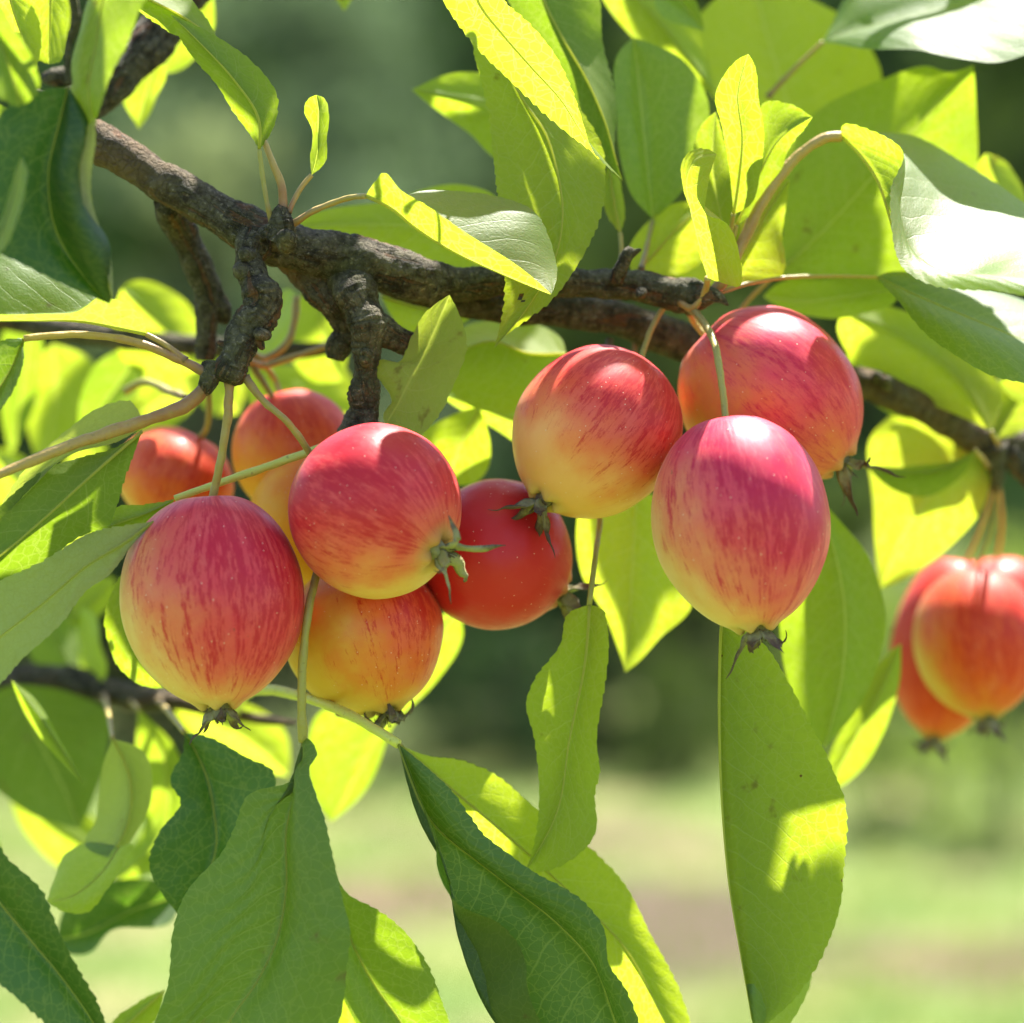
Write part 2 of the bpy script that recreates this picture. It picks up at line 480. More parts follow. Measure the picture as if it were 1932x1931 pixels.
    # serrate margins
    if teeth and not far:
        nteeth = length / 2.1
        for cidx, nb in ((0, 1), (nc - 1, nc - 2)):
            out = G[:, cidx] - G[:, nb]
            out /= np.linalg.norm(out, axis=1)[:, None] + 1e-9
            x = tv * nteeth + 0.12 * np.sin(tv * 40 + seed)
            saw = (x % 1.0)
            amp = 0.00042 * teeth * np.clip(np.sin(np.pi * np.clip(tv, 0, 1)) * 3, 0, 1) * (0.7 + 0.3 * np.sin(tv * 23 + seed))
            G[:, cidx] += out * ((saw - 0.5) * amp)[:, None]
    V = G.reshape(-1, 3)
    idx = np.arange(nt * nc).reshape(nt, nc)
    F = np.stack([idx[:-1, :-1], idx[:-1, 1:], idx[1:, 1:], idx[1:, :-1]], axis=-1).reshape(-1, 4)
    # mesh normal of this winding: cross(du, dt) = -cross(dt, du)
    front_to_cam = flip
    if (face == 'up') != front_to_cam:
        F = F[:, ::-1]
    lc = np.stack([lat * 1000, np.repeat((tv * length)[:, None], nc, 1), np.full((nt, nc), seed * 0.731 % 10)], -1)
    la = np.stack([np.full((nt, nc), tint + r.uniform(-0.05, 0.05)), np.full((nt, nc), spots), np.repeat(us[None], nt, 0)], -1)
    for (hx, hy, hr) in holes:                  # holes eaten through the blade
        c4 = V[F].mean(1)
        D_ = c4[:, 1]
        qx = S + c4[:, 0] / D_ / TH * S; qy = S - (c4[:, 2] - CAMZ) / D_ / TH * S
        F = F[((qx - hx) / hr) ** 2 + ((qy - hy) / (hr * 1.7)) ** 2 > 1]
    o = mesh('leaf', V, F, {'lc': ('FLOAT_VECTOR', lc), 'la': ('FLOAT_VECTOR', la),
                            'lt': ('FLOAT', np.repeat(tv[:, None], nc, 1)), 'lv': ('FLOAT_VECTOR', np.tile((lk, ln_, pale), (nt * nc, 1)))}, LEAF)
    child(o, grp)
    if label: o['label'] = label
    if rib and dm < 45:
        q = np.linspace(0, 0.93, 26)
        c = hermite(MP, q)
        nn = N[np.clip((q * (nt - 1)).astype(int), 0, nt - 1), ic]
        rad = pxr(ribr, dm) * (1 - q * 0.85)
        c = c + nn * (rad * 0.35 * (1 if face == 'dn' else -0.45))[:, None]
        v, f, al = tube_geo(c, rad, 6)
        child(mesh('midrib', v, f, {'al': ('FLOAT', al * 0.2), 'rd': ('FLOAT', al * 0 + max(red, 0) * 0.3)}, RIB), o)
    if pet:
        pts = [at(base[0], base[1], d0)] + [at(*p) for p in pet]
        n = 30
        c = hermite(np.array(pts), n)
        a_ = np.linspace(0, 1, n)
        rad = pxr(pr, dm) * (0.85 + 0.25 * a_ + 0.35 * np.clip(a_ - 0.88, 0, 1) * 8)
        v, f, al = tube_geo(c, rad, 10, lambda p, a, l, t, rr: rr * 0.22 * noise.noise(Vector(p) * 420))
        child(mesh('petiole', v, f, {'al': ('FLOAT', al), 'rd': ('FLOAT', al * 0 + red)}, STALK), o)
    return o
def petiole(grp, pts, r0, r1, red=0.4, name='petiole', n=40):
    P = hermite(np.array([at(*p) for p in pts]), n)
    R = np.array([pxr(r0 + (r1 - r0) * i / (n - 1), pts[0][2]) for i in range(n)])
    R = R * (1 + 0.06 * np.sin(np.linspace(0, 25, n)))
    v, f, al = tube_geo(P, R, 12, lambda p, a, l, t, rr: rr * 0.22 * noise.noise(Vector(p) * 380))
    return child(mesh(name, v, f, {'al': ('FLOAT', al), 'rd': ('FLOAT', al * 0 + red)}, STALK), grp)
# ---------------------------------------------------------------- wood
def wood(name, grp, pts, rough=0.10, ring=0.0, ringn=0.0, ns=28, step=0.0007, smooth=None, mat=None, knob=0.0, seed=0, end=None):
    """pts: (x, y, d, radius); ring: strength of the wrinkled growth rings, ringn: ring spacing in mm"""
    P0 = np.array([list(at(p[0], p[1], p[2])) + [pxr(p[3], p[2])] for p in pts])
    L = np.linalg.norm(np.diff(P0[:, :3], axis=0), axis=1).sum()
    n = int(max(12, min(260, L / step)))
    Q = hermite(P0, n)
    C, R = Q[:, :3], np.maximum(Q[:, 3], 0.0002)
    rg = []
    bc = []
    def disp(p, a, l, t, r):
        v = Vector(p) * 1.0
        k = noise.fractal(v * 260 + Vector((seed, 0, 0)), 0.8, 2.2, 4) * 0.5
        big = noise.noise(v * 95 + Vector((seed * 2, 5, 0)))
        x = 0.0
        g = 0.0
        if ring:
            w = l * 1000 / ringn + 0.45 * noise.noise(v * 130)
            fr = w % 1.0
            g = max(0.0, 1 - abs(fr - 0.5) * 5.0)
            m = 0.55 + 0.45 * noise.noise(v * 60 + Vector((9, seed, 0)))
            x = -g * ring * m + ring * 0.35 * math.sin(l * 1000 / ringn * 1.1 + seed)
            g *= m
        rg.append(min(1, max(0, g)))
        bc.append((math.cos(a) * r * 1000, math.sin(a) * r * 1000, l * 1000 + seed * 31.0))
        kb = knob * max(0.0, noise.noise(v * 150 + Vector((3, 3, seed))) - 0.1) * 1.6
        return r * (rough * (k + big * 0.8) + x + kb)
    v, f, al = tube_geo(C, R, ns, disp)
    sm = np.full(len(v), 0.0)
    if smooth:
        sm = np.array([max(0.0, 1 - abs(t - smooth[0]) / smooth[1]) for t in al])
    o = mesh(name, v, f, {'al': ('FLOAT', al), 'rg': ('FLOAT', rg), 'sm': ('FLOAT', sm), 'bc': ('FLOAT_VECTOR', bc)}, mat or BARK)
    return child(o, grp)
# ---------------------------------------------------------------- apples
SEP0 = [(0.9, 0.55), (1.0, 0.2), (0.75, 0.8), (0.85, 0.4), (0.7, 0.6)]
def apple(label, c, d, ab, ax, toward, blush, bias, gold=(0.66, 0.45, 0.115), streak=0.8, stalk=None, sr=5.5, sep=None,
          green=0.35, seed=0, oblong=0.0, detail=True, sred=0.3, hot=0.0, group='crabapples hanging from the branches'):
    """c centre, ab semi-axes (along, across) in frame units, ax stem-to-calyx direction in the frame, toward: how far the calyx turns to the viewer"""
    C = at(c[0], c[1], d)
    A, B = pxr(ab[0], d), pxr(ab[1], d)
    z = -np.array((ax[0], -toward, -ax[1]), float)          # local +z: towards the stem
    z /= np.linalg.norm(z)
    x = np.cross((0.0, -1.0, 0.05), z)
    if np.linalg.norm(x) < 1e-3: x = np.array((1.0, 0, 0))
    x /= np.linalg.norm(x)
    y = np.cross(z, x)
    M3 = np.stack([x, y, z], axis=1)
    root = thing('crabapple', label, 'crabapple', C, group)
    nu, nv = (96, 72) if detail else (56, 44)
    r = random.Random(seed + 3)
    ph0, ph1 = r.uniform(0, 6), r.uniform(0, 6)
    V, AN = [], []
    th = np.linspace(0, np.pi, nv + 1)
    for i, t in enumerate(th):
        for j in range(nu):
            p = 2 * math.pi * j / nu
            st, ct = math.sin(t), math.cos(t)
            rad = st ** (0.98)
            zz = ct * (1 + 0.03 * oblong * st)
            # wider shoulders near the stem, tapering to the calyx
            rad *= 1 + 0.03 * ct - (0.03 + 0.11 * oblong) * (ct < 0) * ct * ct
            rad *= 1 + 0.016 * math.sin(2 * p + ph0) + 0.011 * math.sin(3 * p + ph1) + 0.007 * math.sin(5 * p + ph0) * (1 - ct) * 0.5
            lump = noise.noise(Vector((st * math.cos(p) * 1.1 + seed * 7.7, st * math.sin(p) * 1.1, ct * 1.1)))
            lump2 = noise.noise(Vector((st * math.cos(p) * 2.6, st * math.sin(p) * 2.6 + seed * 5.1, ct * 2.6)))
            rad *= 1 + 0.035 * lump + 0.012 * lump2; zz *= 1 + 0.02 * lump
            q = st
            if ct > 0: zz -= 0.13 * math.exp(-(q / 0.17) ** 2)
            else:
                zz += 0.115 * math.exp(-(q / 0.15) ** 2)
                zz -= 0.055 * math.exp(-((q - 0.20) / 0.09) ** 2) * (0.6 + 0.6 * math.sin(5 * p + ph1))
            V.append((rad * math.cos(p) * B, rad * math.sin(p) * B, zz * A))
            AN.append((st * math.cos(p), st * math.sin(p), ct))
    V = np.array(V) @ M3.T + C
    idx = np.arange((nv + 1) * nu).reshape(nv + 1, nu)
    nx = np.roll(idx, -1, axis=1)
    F = np.stack([idx[:-1], idx[1:], nx[1:], nx[:-1]], -1).reshape(-1, 4)
    bl = np.array(blush, float)
    bl = np.array((bl[0], -bl[1], bl[2]))                    # right, towards viewer, up
    bl = M3.T @ (bl / np.linalg.norm(bl))
    mat = apple_material('apple_skin', bl, bias, gold, streak, seed * 3.17 + 1.3, hot, not detail)
    child(mesh('flesh', V, F, {'an': ('FLOAT_VECTOR', AN)}, mat), root)
    # stalk
    top = C + z * A * 0.84
    if stalk:
        pts = [top] + [at(*s) for s in stalk]
        P = hermite(np.array(pts), 40)
        a_ = np.linspace(0, 1, 40)
        R = pxr(sr, d) * (0.95 + 0.15 * a_ + 0.5 * np.clip(a_ - 0.85, 0, 1) * 5 + 0.3 * np.clip(0.1 - a_, 0, 1) * 8)
        v, f, al = tube_geo(P, R, 12, lambda p, a, l, t, rr: rr * 0.22 * noise.noise(Vector(p) * 700))
        child(mesh('stalk', v, f, {'al': ('FLOAT', al), 'rd': ('FLOAT', al * 0 + sred)}, STALK), root)
    # calyx: a short cup with five sepals and a tuft of dry stamens
    K = C - z * A * 0.915
    cup = [K + z * A * 0.03, K - z * A * 0.03, K - z * A * 0.125]
    v, f, al = tube_geo(hermite(np.array(cup), 9), B * np.array([.10, .12, .128, .122, .112, .105, .10, .085, .05]), 14,
                        lambda p, a, l, t, rr: rr * 0.16 * math.sin(5 * a))
    cal = child(mesh('calyx', v, f, {'al': ('FLOAT', al * 0.5), 'rd': ('FLOAT', al * 0 + green)}, SEPAL), root)
    E = K - z * A * 0.10
    sp = sep or SEP0
    for i, (ln, curl) in enumerate(sp):
        a = 2 * math.pi * i / len(sp) + ph0 * 0.3
        o = math.cos(a) * x + math.sin(a) * y
        ln = ln * 0.0088
        pts = [E + o * B * 0.05]
        g = -z * 0.85 + o * 0.65
        cur = pts[0]
        for s in range(6):
            ang = curl * s * 0.36
            dirv = math.cos(ang) * (g / np.linalg.norm(g)) + math.sin(ang) * (z * 0.8 + o * 0.2)
            dirv = dirv + np.array((r.uniform(-.22, .22), r.uniform(-.22, .22), r.uniform(-.22, .22)))
            cur = cur + dirv / np.linalg.norm(dirv) * ln / 6
            pts.append(cur)
        P = hermite(np.array(pts), 16)
        w = np.array([0.62, .78, .86, .9, .88, .82, .76, .68, .6, .52, .44, .36, .28, .2, .13, .06]) * 0.00165
        T = np.gradient(P, axis=0); T /= np.linalg.norm(T, axis=1)[:, None]
        sd = np.cross(T, o); sd /= np.linalg.norm(sd, axis=1)[:, None] + 1e-9
        nn = np.cross(sd, T)
        vv, ff, aa = [], [], []
        for q in range(16):
            tw = 0.35 * math.sin(q * 0.5 + i)
            s2 = sd[q] * math.cos(tw) + nn[q] * math.sin(tw); n2 = np.cross(s2, T[q])
            for (cu, cv) in ((-1, 0.35), (-0.5, -0.05), (0, -0.2), (0.5, -0.05), (1, 0.35), (0.5, 0.25), (0, 0.12), (-0.5, 0.25)):
                vv.append(P[q] + s2 * cu * w[q] + n2 * cv * w[q]); aa.append(q / 15)
        for q in range(15):
            for e in range(8):
                b0, b1 = q * 8 + e, q * 8 + (e + 1) % 8
                ff.append((b0, b1, b1 + 8, b0 + 8))
        ff.append(tuple(range(120, 128)))
        ff.append(tuple(range(7, -1, -1)))
        aa = np.array(aa)
        child(mesh('sepal', vv, ff, {'al': ('FLOAT', aa), 'rd': ('FLOAT', aa * 0 + green)}, SEPAL), cal)
    if detail:
        vv, ff, aa = [], [], []
        for i in range(9):
            o = np.array((r.uniform(-1, 1), r.uniform(-1, 1), r.uniform(-1, 1)))
            p0 = E + o * B * 0.03
            p1 = p0 - z * 0.0022 * r.uniform(0.5, 1.2) + o * 0.0008
            v, f, al = tube_geo(hermite(np.array([p0, (p0 + p1) / 2 + o * 0.0002, p1]), 5), np.array([1, 1, .9, .8, .9]) * 0.00014, 5)
            n0 = len(vv)
            vv += list(v); ff += [tuple(q + n0 for q in fc) for fc in f]; aa += [0.7] * len(v)
        st_ = child(mesh('stamens', vv, ff, {'al': ('FLOAT', aa), 'rd': ('FLOAT', [0.2] * len(aa))}, SEPAL), cal)
        st_['kind'] = 'stuff'
    return root
# ---------------------------------------------------------------- ground, hill, trees
def ground_material():
    k = NT('meadow_ground')
    P = k.n('NewGeometry', out='Position')
    n1 = k.noise(P, 0.55, 4, 0.6)
    n2 = k.noise(P, 2.6, 4, 0.6)
    n3 = k.noise(P, 14, 4, 0.7)
    c = k.mix(k.ss(n2, 0.35, 0.65), (0.064, 0.125, 0.013), (0.135, 0.168, 0.026))
    c = k.mix(k.ss(k.noise(P, 1.1, 3), 0.50, 0.68), c, (0.215, 0.185, 0.078))
    soil = k.mix(k.ss(n2, 0.4, 0.65), (0.080, 0.044, 0.031), (0.20, 0.125, 0.082))
    X = k.xyz(P)
    sp = None
    for (x, y, rx, ry) in ((0.60, 9.0, 0.60, 0.9), (-0.50, 9.6, 0.45, 0.7), (1.6, 8.3, 0.5, 0.5), (0.3, 11.2, 0.9, 0.6)):
        dx = k.m_('DIVIDE', k.sub(X[0], x), rx); dy = k.m_('DIVIDE', k.sub(X[1], y), ry)
        q = k.m_('SQRT', k.add(k.mul(dx, dx), k.mul(dy, dy)))
        e = k.ss(k.add(q, k.mul(k.sub(n2, 0.5), 2.4)), 0.60, 1.15, 1.0, 0.0)
        sp = e if sp is None else k.m_('MAXIMUM', sp, e)
    c = k.mix(k.mul(sp, 1.0), c, soil)
    dk = k.m_('SQRT', k.add(k.m_('POWER', k.m_('DIVIDE', k.sub(X[0], 0.62), 0.55), 2.0), k.m_('POWER', k.m_('DIVIDE', k.sub(X[1], 9.0), 1.15), 2.0)))
    c = k.mix(k.mul(k.ss(k.add(dk, k.mul(k.sub(n2, 0.5), 1.0)), 0.7, 1.2, 1.0, 0.0), 0.95), c, (0.082, 0.046, 0.036))
    c = k.mix(k.mul(k.ss(n3, 0.5, 0.7), 0.4), c, (0.05, 0.075, 0.015))
    return k.done(k.pr(Base_Color=c, Roughness=0.9, Normal=k.bump(n3, 0.05, 0.6)))
def tree_leaf_material(name, a, b, tr):
    k = NT(name)
    r = k.attr('tv', 'Fac')
    c = k.mix(r, a, b)
    s = k.pr(Base_Color=c, Roughness=0.7, Specular_IOR_Level=0.12)
    return k.done(k.n('MixShader', {0: 0.4, 1: s, 2: k.n('BsdfTranslucent', {'Color': k.mix(r, tr, tuple(x * 1.35 for x in tr))})}))
GROUND = ground_material()
BARK2 = bark_material('tree_bark', 0.8)
def leaf_cloud(name, centres, size, per, mat, parent, rs, flat=0.75):
    """many small folded leaves spread through a set of clumps (x, y, z, radius)"""
    V, F, A = [], [], []
    tot = 0
    C = np.array(centres)
    for c in C:
        n = int(per * (c[3] / 0.45) ** 2)
        u = rs.normal(size=(n, 3)); u /= np.linalg.norm(u, axis=1)[:, None]
        u *= (rs.random(n) ** 0.45)[:, None]
        p = c[:3] + u * c[3] * np.array((1, 1, flat))
        d = rs.normal(size=(n, 3)); d[:, 2] -= 0.4; d /= np.linalg.norm(d, axis=1)[:, None]
        w = np.cross(d, rs.normal(size=(n, 3))); w /= np.linalg.norm(w, axis=1)[:, None] + 1e-9
        s = size * (0.7 + 0.6 * rs.random(n))[:, None]
        up = np.cross(d, w) * s * 0.12
        q = np.stack([p, p + d * s * 0.5 + w * s * 0.28 + up, p + d * s, p + d * s * 0.5 - w * s * 0.28 + up], 1).reshape(-1, 3)
        V.append(q)
        i = np.arange(n)[:, None] * 4 + tot
        F.append(np.concatenate([i, i + 1, i + 2, i, i + 2, i + 3], 1).reshape(-1, 3))
        A.append(np.repeat(np.clip(rs.random() * 0.5 + rs.random(n) * 0.5, 0, 1), 4))
        tot += n * 4
    V = np.concatenate(V); F = np.concatenate(F)
    return child(mesh(name, V, F, {'tv': ('FLOAT', np.concatenate(A))}, mat, smooth=False), parent)
def tree(name, label, cat, x, y, h, rad, base, mat, size=0.085, per=220, clumps=46, seed=1, tr=0.07, lean=0.0, group=None):
    rs = np.random.default_rng(seed)
    root = thing(name, label, cat, (x, y, 0), group)
    T = np.array([[x, y, -0.05], [x + lean * .3, y, h * .3], [x + lean * .6, y + .1, h * .6], [x + lean, y, h * .9]])
    P = hermite(T, 16)
    v, f, al = tube_geo(P, np.linspace(tr * 1.3, tr * 0.25, 16), 10, lambda p, a, l, t, r: r * 0.25 * noise.noise(Vector(p) * 6))
    child(mesh('trunk', v, f, {'al': ('FLOAT', al), 'rg': ('FLOAT', al * 0), 'sm': ('FLOAT', al * 0), 'bc': ('FLOAT_VECTOR', v * 60)}, BARK2), root)
    cs = []
    for i in range(clumps):
        t = rs.random()
        z = base + (h - base) * t
        w = rad * (math.sin(math.pi * min(1, 0.16 + 0.84 * t)) ** 0.75)
        a = rs.random() * 6.283
        q = w * math.sqrt(rs.random())
        cs.append((x + lean * t + q * math.cos(a), y + q * math.sin(a), z, (0.22 + 0.26 * rs.random()) * max(0.6, rad)))
    for i in range(7):
        c = cs[i * 3 % len(cs)]
        s = P[min(14, 4 + i)]
        b = hermite(np.array([s, (s + c[:3]) / 2 + np.array((0, 0, .1)), c[:3]]), 8)
        v, f, al = tube_geo(b, np.linspace(tr * .5, tr * .12, 8), 6)
        child(mesh('limb', v, f, {'al': ('FLOAT', al), 'rg': ('FLOAT', al * 0), 'sm': ('FLOAT', al * 0), 'bc': ('FLOAT_VECTOR', v * 60)}, BARK2), root)
    leaf_cloud('crown', cs, size, per, mat, root, rs)
    return root
def build_setting():
    n = 60
    xs = np.sign(np.linspace(-1, 1, n)) * np.abs(np.linspace(-1, 1, n)) ** 1.6 * 160
    ys = -40 + np.linspace(0, 1, n) ** 1.5 * 290
    X, Y = np.meshgrid(xs, ys)
    hill = np.clip((Y - 30) / 30, 0, 1)
    hill = hill * hill * (3 - 2 * hill) * 15 + np.clip((Y - 30) / 100, 0, 1) * 10
    Z = 0.03 * np.sin(X * 1.1) * np.cos(Y * 0.9)
    idx = np.arange(n * n).reshape(n, n)
    F = np.stack([idx[:-1, :-1], idx[:-1, 1:], idx[1:, 1:], idx[1:, :-1]], -1).reshape(-1, 4)
    o = mesh('ground', np.stack([X, Y, Z], -1).reshape(-1, 3), F, None, GROUND)
    o['kind'] = 'structure'
    hx = np.linspace(-120, 120, 50); hy = np.linspace(30, 140, 24)
    X, Y = np.meshgrid(hx, hy)
    t = np.clip((Y - 30) / 45, 0, 1)
    Z = -0.4 + t * t * (3 - 2 * t) * 24 + 1.2 * np.sin(X * 0.13) * t
    idx = np.arange(50 * 24).reshape(24, 50)
    F = np.stack([idx[:-1, :-1], idx[:-1, 1:], idx[1:, 1:], idx[1:, :-1]], -1).reshape(-1, 4)
    o = mesh('hill', np.stack([X, Y, Z], -1).reshape(-1, 3), F, None, GROUND)
    o['kind'] = 'structure'
    sage = tree_leaf_material('sage_leaf', (0.075, 0.108, 0.068), (0.150, 0.190, 0.125), (0.13, 0.20, 0.085))
    deep = tree_leaf_material('deep_leaf', (0.018, 0.036, 0.022), (0.042, 0.070, 0.034), (0.03, 0.07, 0.012))
    olive = tree_leaf_material('olive_leaf', (0.040, 0.060, 0.020), (0.085, 0.105, 0.032), (0.07, 0.12, 0.015))
    # woods on the hillside
    rs = np.random.default_rng(5)
    root = bpy.data.objects.new('far_wood', None)
    cs = []
    for i in range(300):
        y = rs.uniform(32, 70); x = rs.uniform(-0.42, 0.42) * y
        t = min(1, max(0, (y - 30) / 45)); g = -0.4 + t * t * (3 - 2 * t) * 24
        for j in range(3):
            cs.append((x + rs.normal() * 1.0, y + rs.normal() * .6, g + 0.6 + j * 1.5 + rs.random(), 1.3 + rs.random() * 0.7))
    wv = thing('far_wood', 'dense dark wood covering the hillside far behind the apple branches', 'wood', (0, 40, 0))
    wv['kind'] = 'stuff'
    c = leaf_cloud('foliage', cs, 0.34, 26, deep, wv, rs, 0.9)
    # row of trees and bushes closing the meadow
    G = 'trees closing the meadow'
    def px(p, y): return (p - S) / S * TH * y
    tree('sage_tree', 'broad sage green tree behind the upper left of the branch', 'tree', px(560, 16.5), 16.5, 5.6, 1.5, 0.9, sage, seed=11, clumps=70, per=190, group=G)
    light = tree_leaf_material('pale_leaf', (0.13, 0.165, 0.085), (0.20, 0.23, 0.13), (0.30, 0.37, 0.14))
    bright = tree_leaf_material('bright_leaf', (0.10, 0.165, 0.035), (0.18, 0.24, 0.06), (0.34, 0.46, 0.07))
    tree('sage_tree', 'pale green slender tree behind the left spur of apples', 'tree', px(400, 15.2), 15.2, 4.3, 0.85, 0.9, light, seed=12, clumps=30, per=150, group=G)
    tree('sage_tree', 'slim grey green sapling below the leaf hanging at top centre', 'tree', px(640, 14.6), 14.6, 3.4, 0.45, 0.9, light, seed=18, clumps=12, per=120, group=G)
    tree('leafy_tree', 'dark tree behind the top of the hanging shoot', 'tree', px(930, 20), 20, 6.0, 1.35, 0.8, deep, seed=13, clumps=64, group=G)
    tree('leafy_tree', 'olive green tree behind the middle of the fruit', 'tree', px(1260, 17.5), 17.5, 5.2, 1.3, 0.8, olive, seed=14, clumps=60, group=G)
    tree('leafy_tree', 'dark green tree behind the right hand apples', 'tree', px(1620, 19), 19, 5.8, 1.4, 0.8, deep, seed=15, clumps=64, group=G)
    tree('leafy_tree', 'olive dark tree at the far right edge of the view', 'tree', px(1960, 18), 18, 5.6, 1.3, 0.7, olive, seed=16, clumps=60, group=G)
    tree('leafy_tree', 'dark leafy tree at the far left edge of the view', 'tree', px(-60, 17), 17, 5.6, 1.4, 0.7, deep, seed=17, clumps=60, group=G)
    for i, (p, y, h, r, m, lb) in enumerate((
            (700, 22, 6.6, 1.6, deep, 'tall dark tree behind the gap right of the sage tree'),
            (1110, 23, 6.8, 1.6, deep, 'tall dark tree behind the gap above the branch tip'),
            (1450, 24, 6.9, 1.7, olive, 'tall olive tree far behind the egg shaped apple'),
            (1800, 23, 6.8, 1.6, deep, 'tall dark tree far behind the glossy leaves at the right'),
            (400, 24, 7.0, 1.7, olive, 'tall olive tree far behind the top bud'),
            (120, 23, 6.8, 1.6, deep, 'tall dark tree far behind the upper left leaves'))):
        tree('leafy_tree', lb, 'tree', px(p, y), y, h, r, 0.5, m, size=0.10, per=150, clumps=66, seed=60 + i, group=G)
    H = 'bushes under the trees'
    for i, (p, y, h, r, m, lb) in enumerate((
            (1660, 11.6, 1.2, 0.50, bright, 'sunlit light green shrub left of the blurred apple pair'),
            (1900, 11.2, 1.35, 0.60, bright, 'sunlit light green shrub behind the blurred apple pair'),
            (1760, 12.4, 1.5, 0.6, light, 'pale sunlit shrub between two light green shrubs'),
            (640, 13.0, 0.55, 0.45, light, 'pale low shrub at the meadow edge under the left apples'),
            (1270, 13.3, 0.7, 0.4, olive, 'small olive shrub at the meadow edge under the egg shaped apple'),
            (960, 13.6, 0.9, 0.5, deep, 'small dark shrub at the meadow edge left of the hanging leaf'),
            (120, 15.2, 1.9, 0.9, olive, 'olive bush in front of the dark left trees'),
            (480, 15.0, 1.7, 0.9, deep, 'dark low bush under the broad sage tree'),
            (860, 14.6, 2.1, 0.75, deep, 'dark rounded bush right of the lower apple'),
            (1130, 14.9, 2.0, 0.8, deep, 'dark bush seen between the hanging leaves'),
            (1330, 14.4, 1.8, 0.7, olive, 'olive bush behind the tall hanging leaf'),
            (1650, 15.3, 1.7, 0.9, olive, 'olive bush behind the paired small apples'),
            (1960, 15.0, 1.9, 0.9, deep, 'dark bush at the right end of the meadow'),
            (690, 16.0, 1.9, 0.9, deep, 'dark bush behind the gap under the orange striped apple'),
            (1000, 16.4, 2.3, 1.0, deep, 'tall dark bush behind the small deep red apple'),
            (1230, 16.2, 2.2, 0.9, deep, 'dark bush behind the lit leaf below the fruit'),
            (1480, 16.4, 2.2, 0.9, deep, 'dark bush behind the olive leaf right of the fruit'),
            (1800, 16.4, 2.1, 1.0, deep, 'dark bush behind the blurred apple pair'),
            (300, 16.4, 2.1, 1.0, deep, 'dark bush far behind the lower left branch'))):
        tree('bush', lb, 'bush', px(p, y), y, h, r, 0.15, m, size=0.07, per=200, clumps=max(10, int(34 * min(1, h / 1.9))), seed=30 + i, tr=0.03, group=H)
    # grass
    rs = np.random.default_rng(9)
    n = 26000
    y = rs.uniform(4.5, 15, n); x = rs.uniform(-0.32, 0.32, n) * y
    a = rs.uniform(0, 6.28, n); h = rs.uniform(0.03, 0.09, n); w = 0.006
    lx, ly = rs.normal(0, .03, n), rs.normal(0, .03, n)
    V = np.stack([np.stack([x - np.cos(a) * w, y - np.sin(a) * w, 0 * x - .01], 1), np.stack([x + np.cos(a) * w, y + np.sin(a) * w, 0 * x - .01], 1),
                  np.stack([x + lx, y + ly, h], 1)], 1).reshape(-1, 3)
    gm = tree_leaf_material('grass_blade', (0.065, 0.11, 0.016), (0.13, 0.155, 0.036), (0.13, 0.19, 0.025))
    o = mesh('grass', V, np.arange(3 * n).reshape(-1, 3), {'tv': ('FLOAT', np.repeat(rs.random(n), 3))}, gm, smooth=False)
    o['kind'] = 'stuff'
build_setting()
# ---------------------------------------------------------------- the fruiting branch in front
MAIN = thing('crabapple_branch', 'rough brown crabapple branch crossing the view above the two near apple clusters', 'branch', at(120, 230, 18))
wood('limb', MAIN, [(60, 205, 24, 36), (130, 235, 22, 36), (185, 268, 20, 36), (280, 325, 17, 37), (390, 392, 14, 38), (450, 425, 13, 43), (520, 455, 13, 47),
                    (590, 475, 14, 42), (660, 490, 16, 44), (740, 510, 18, 44), (800, 531, 20, 42), (860, 538, 22, 33), (940, 532, 24, 29),
                    (1060, 535, 25, 28), (1150, 537, 25, 29), (1230, 545, 25, 31), (1290, 556, 24, 33), (1330, 562, 22, 22), (1345, 565, 21, 8)],
     rough=0.20, ring=0.085, ringn=1.5, ns=44, step=0.0005, smooth=(0.12, 0.2), seed=1, knob=0.1)
wood('fork', MAIN, [(520, 462, 15, 34), (570, 497, 18, 36), (612, 540, 19, 36), (640, 585, 20, 31), (655, 625, 22, 26), (640, 655, 22, 24), (633, 680, 22, 14)],
     rough=0.16, ring=0.10, ringn=1.3, ns=36, step=0.0005, smooth=(0.15, 0.25), seed=2, knob=0.35)
wood('spur', MAIN, [(640, 520, 15, 24), (668, 560, 12, 32), (690, 610, 11, 34), (692, 665, 11, 25), (690, 720, 12, 24), (688, 770, 13, 29), (668, 830, 16, 34)],
     rough=0.20, ring=0.22, ringn=1.2, ns=36, step=0.0004, seed=3, knob=0.45)
wood('spur', MAIN, [(690, 600, 12, 28), (718, 622, 12, 26), (750, 640, 14, 25), (785, 655, 18, 18)], rough=0.2, ring=0.20, ringn=1.2, ns=32, step=0.0004, seed=4, knob=0.3)
wood('spur', MAIN, [(478, 450, 9, 34), (470, 500, 5, 28), (487, 545, 2, 33), (497, 575, 1, 30), (476, 612, 0, 31), (458, 645, -1, 30), (446, 672, -2, 29), (436, 695, -2, 34),
                    (430, 712, -2, 30), (426, 724, -2, 16)], rough=0.17, ring=0.24, ringn=1.05, ns=40, step=0.00035, seed=5, knob=0.45)
for i, (x, y, d, r) in enumerate(((462, 482, 2, 13), (452, 512, 1, 15), (467, 556, 0, 9), (490, 632, -3, 11), (470, 575, -1, 12))):
    wood('bud_scar', MAIN, [(x + 14, y + 2, d + 2, r * .9), (x + 4, y, d, r * 1.1), (x - 6, y - 2, d - 1, r), (x - 11, y - 2, d - 1, r * .35)], rough=0.2, ns=16, step=0.0003, seed=20 + i)
wood('twig_stub', MAIN, [(482, 625, -1, 13), (487, 640, -2, 10), (494, 655, -2, 7), (498, 660, -2, 3)], rough=0.2, ns=14, step=0.0003, seed=27)
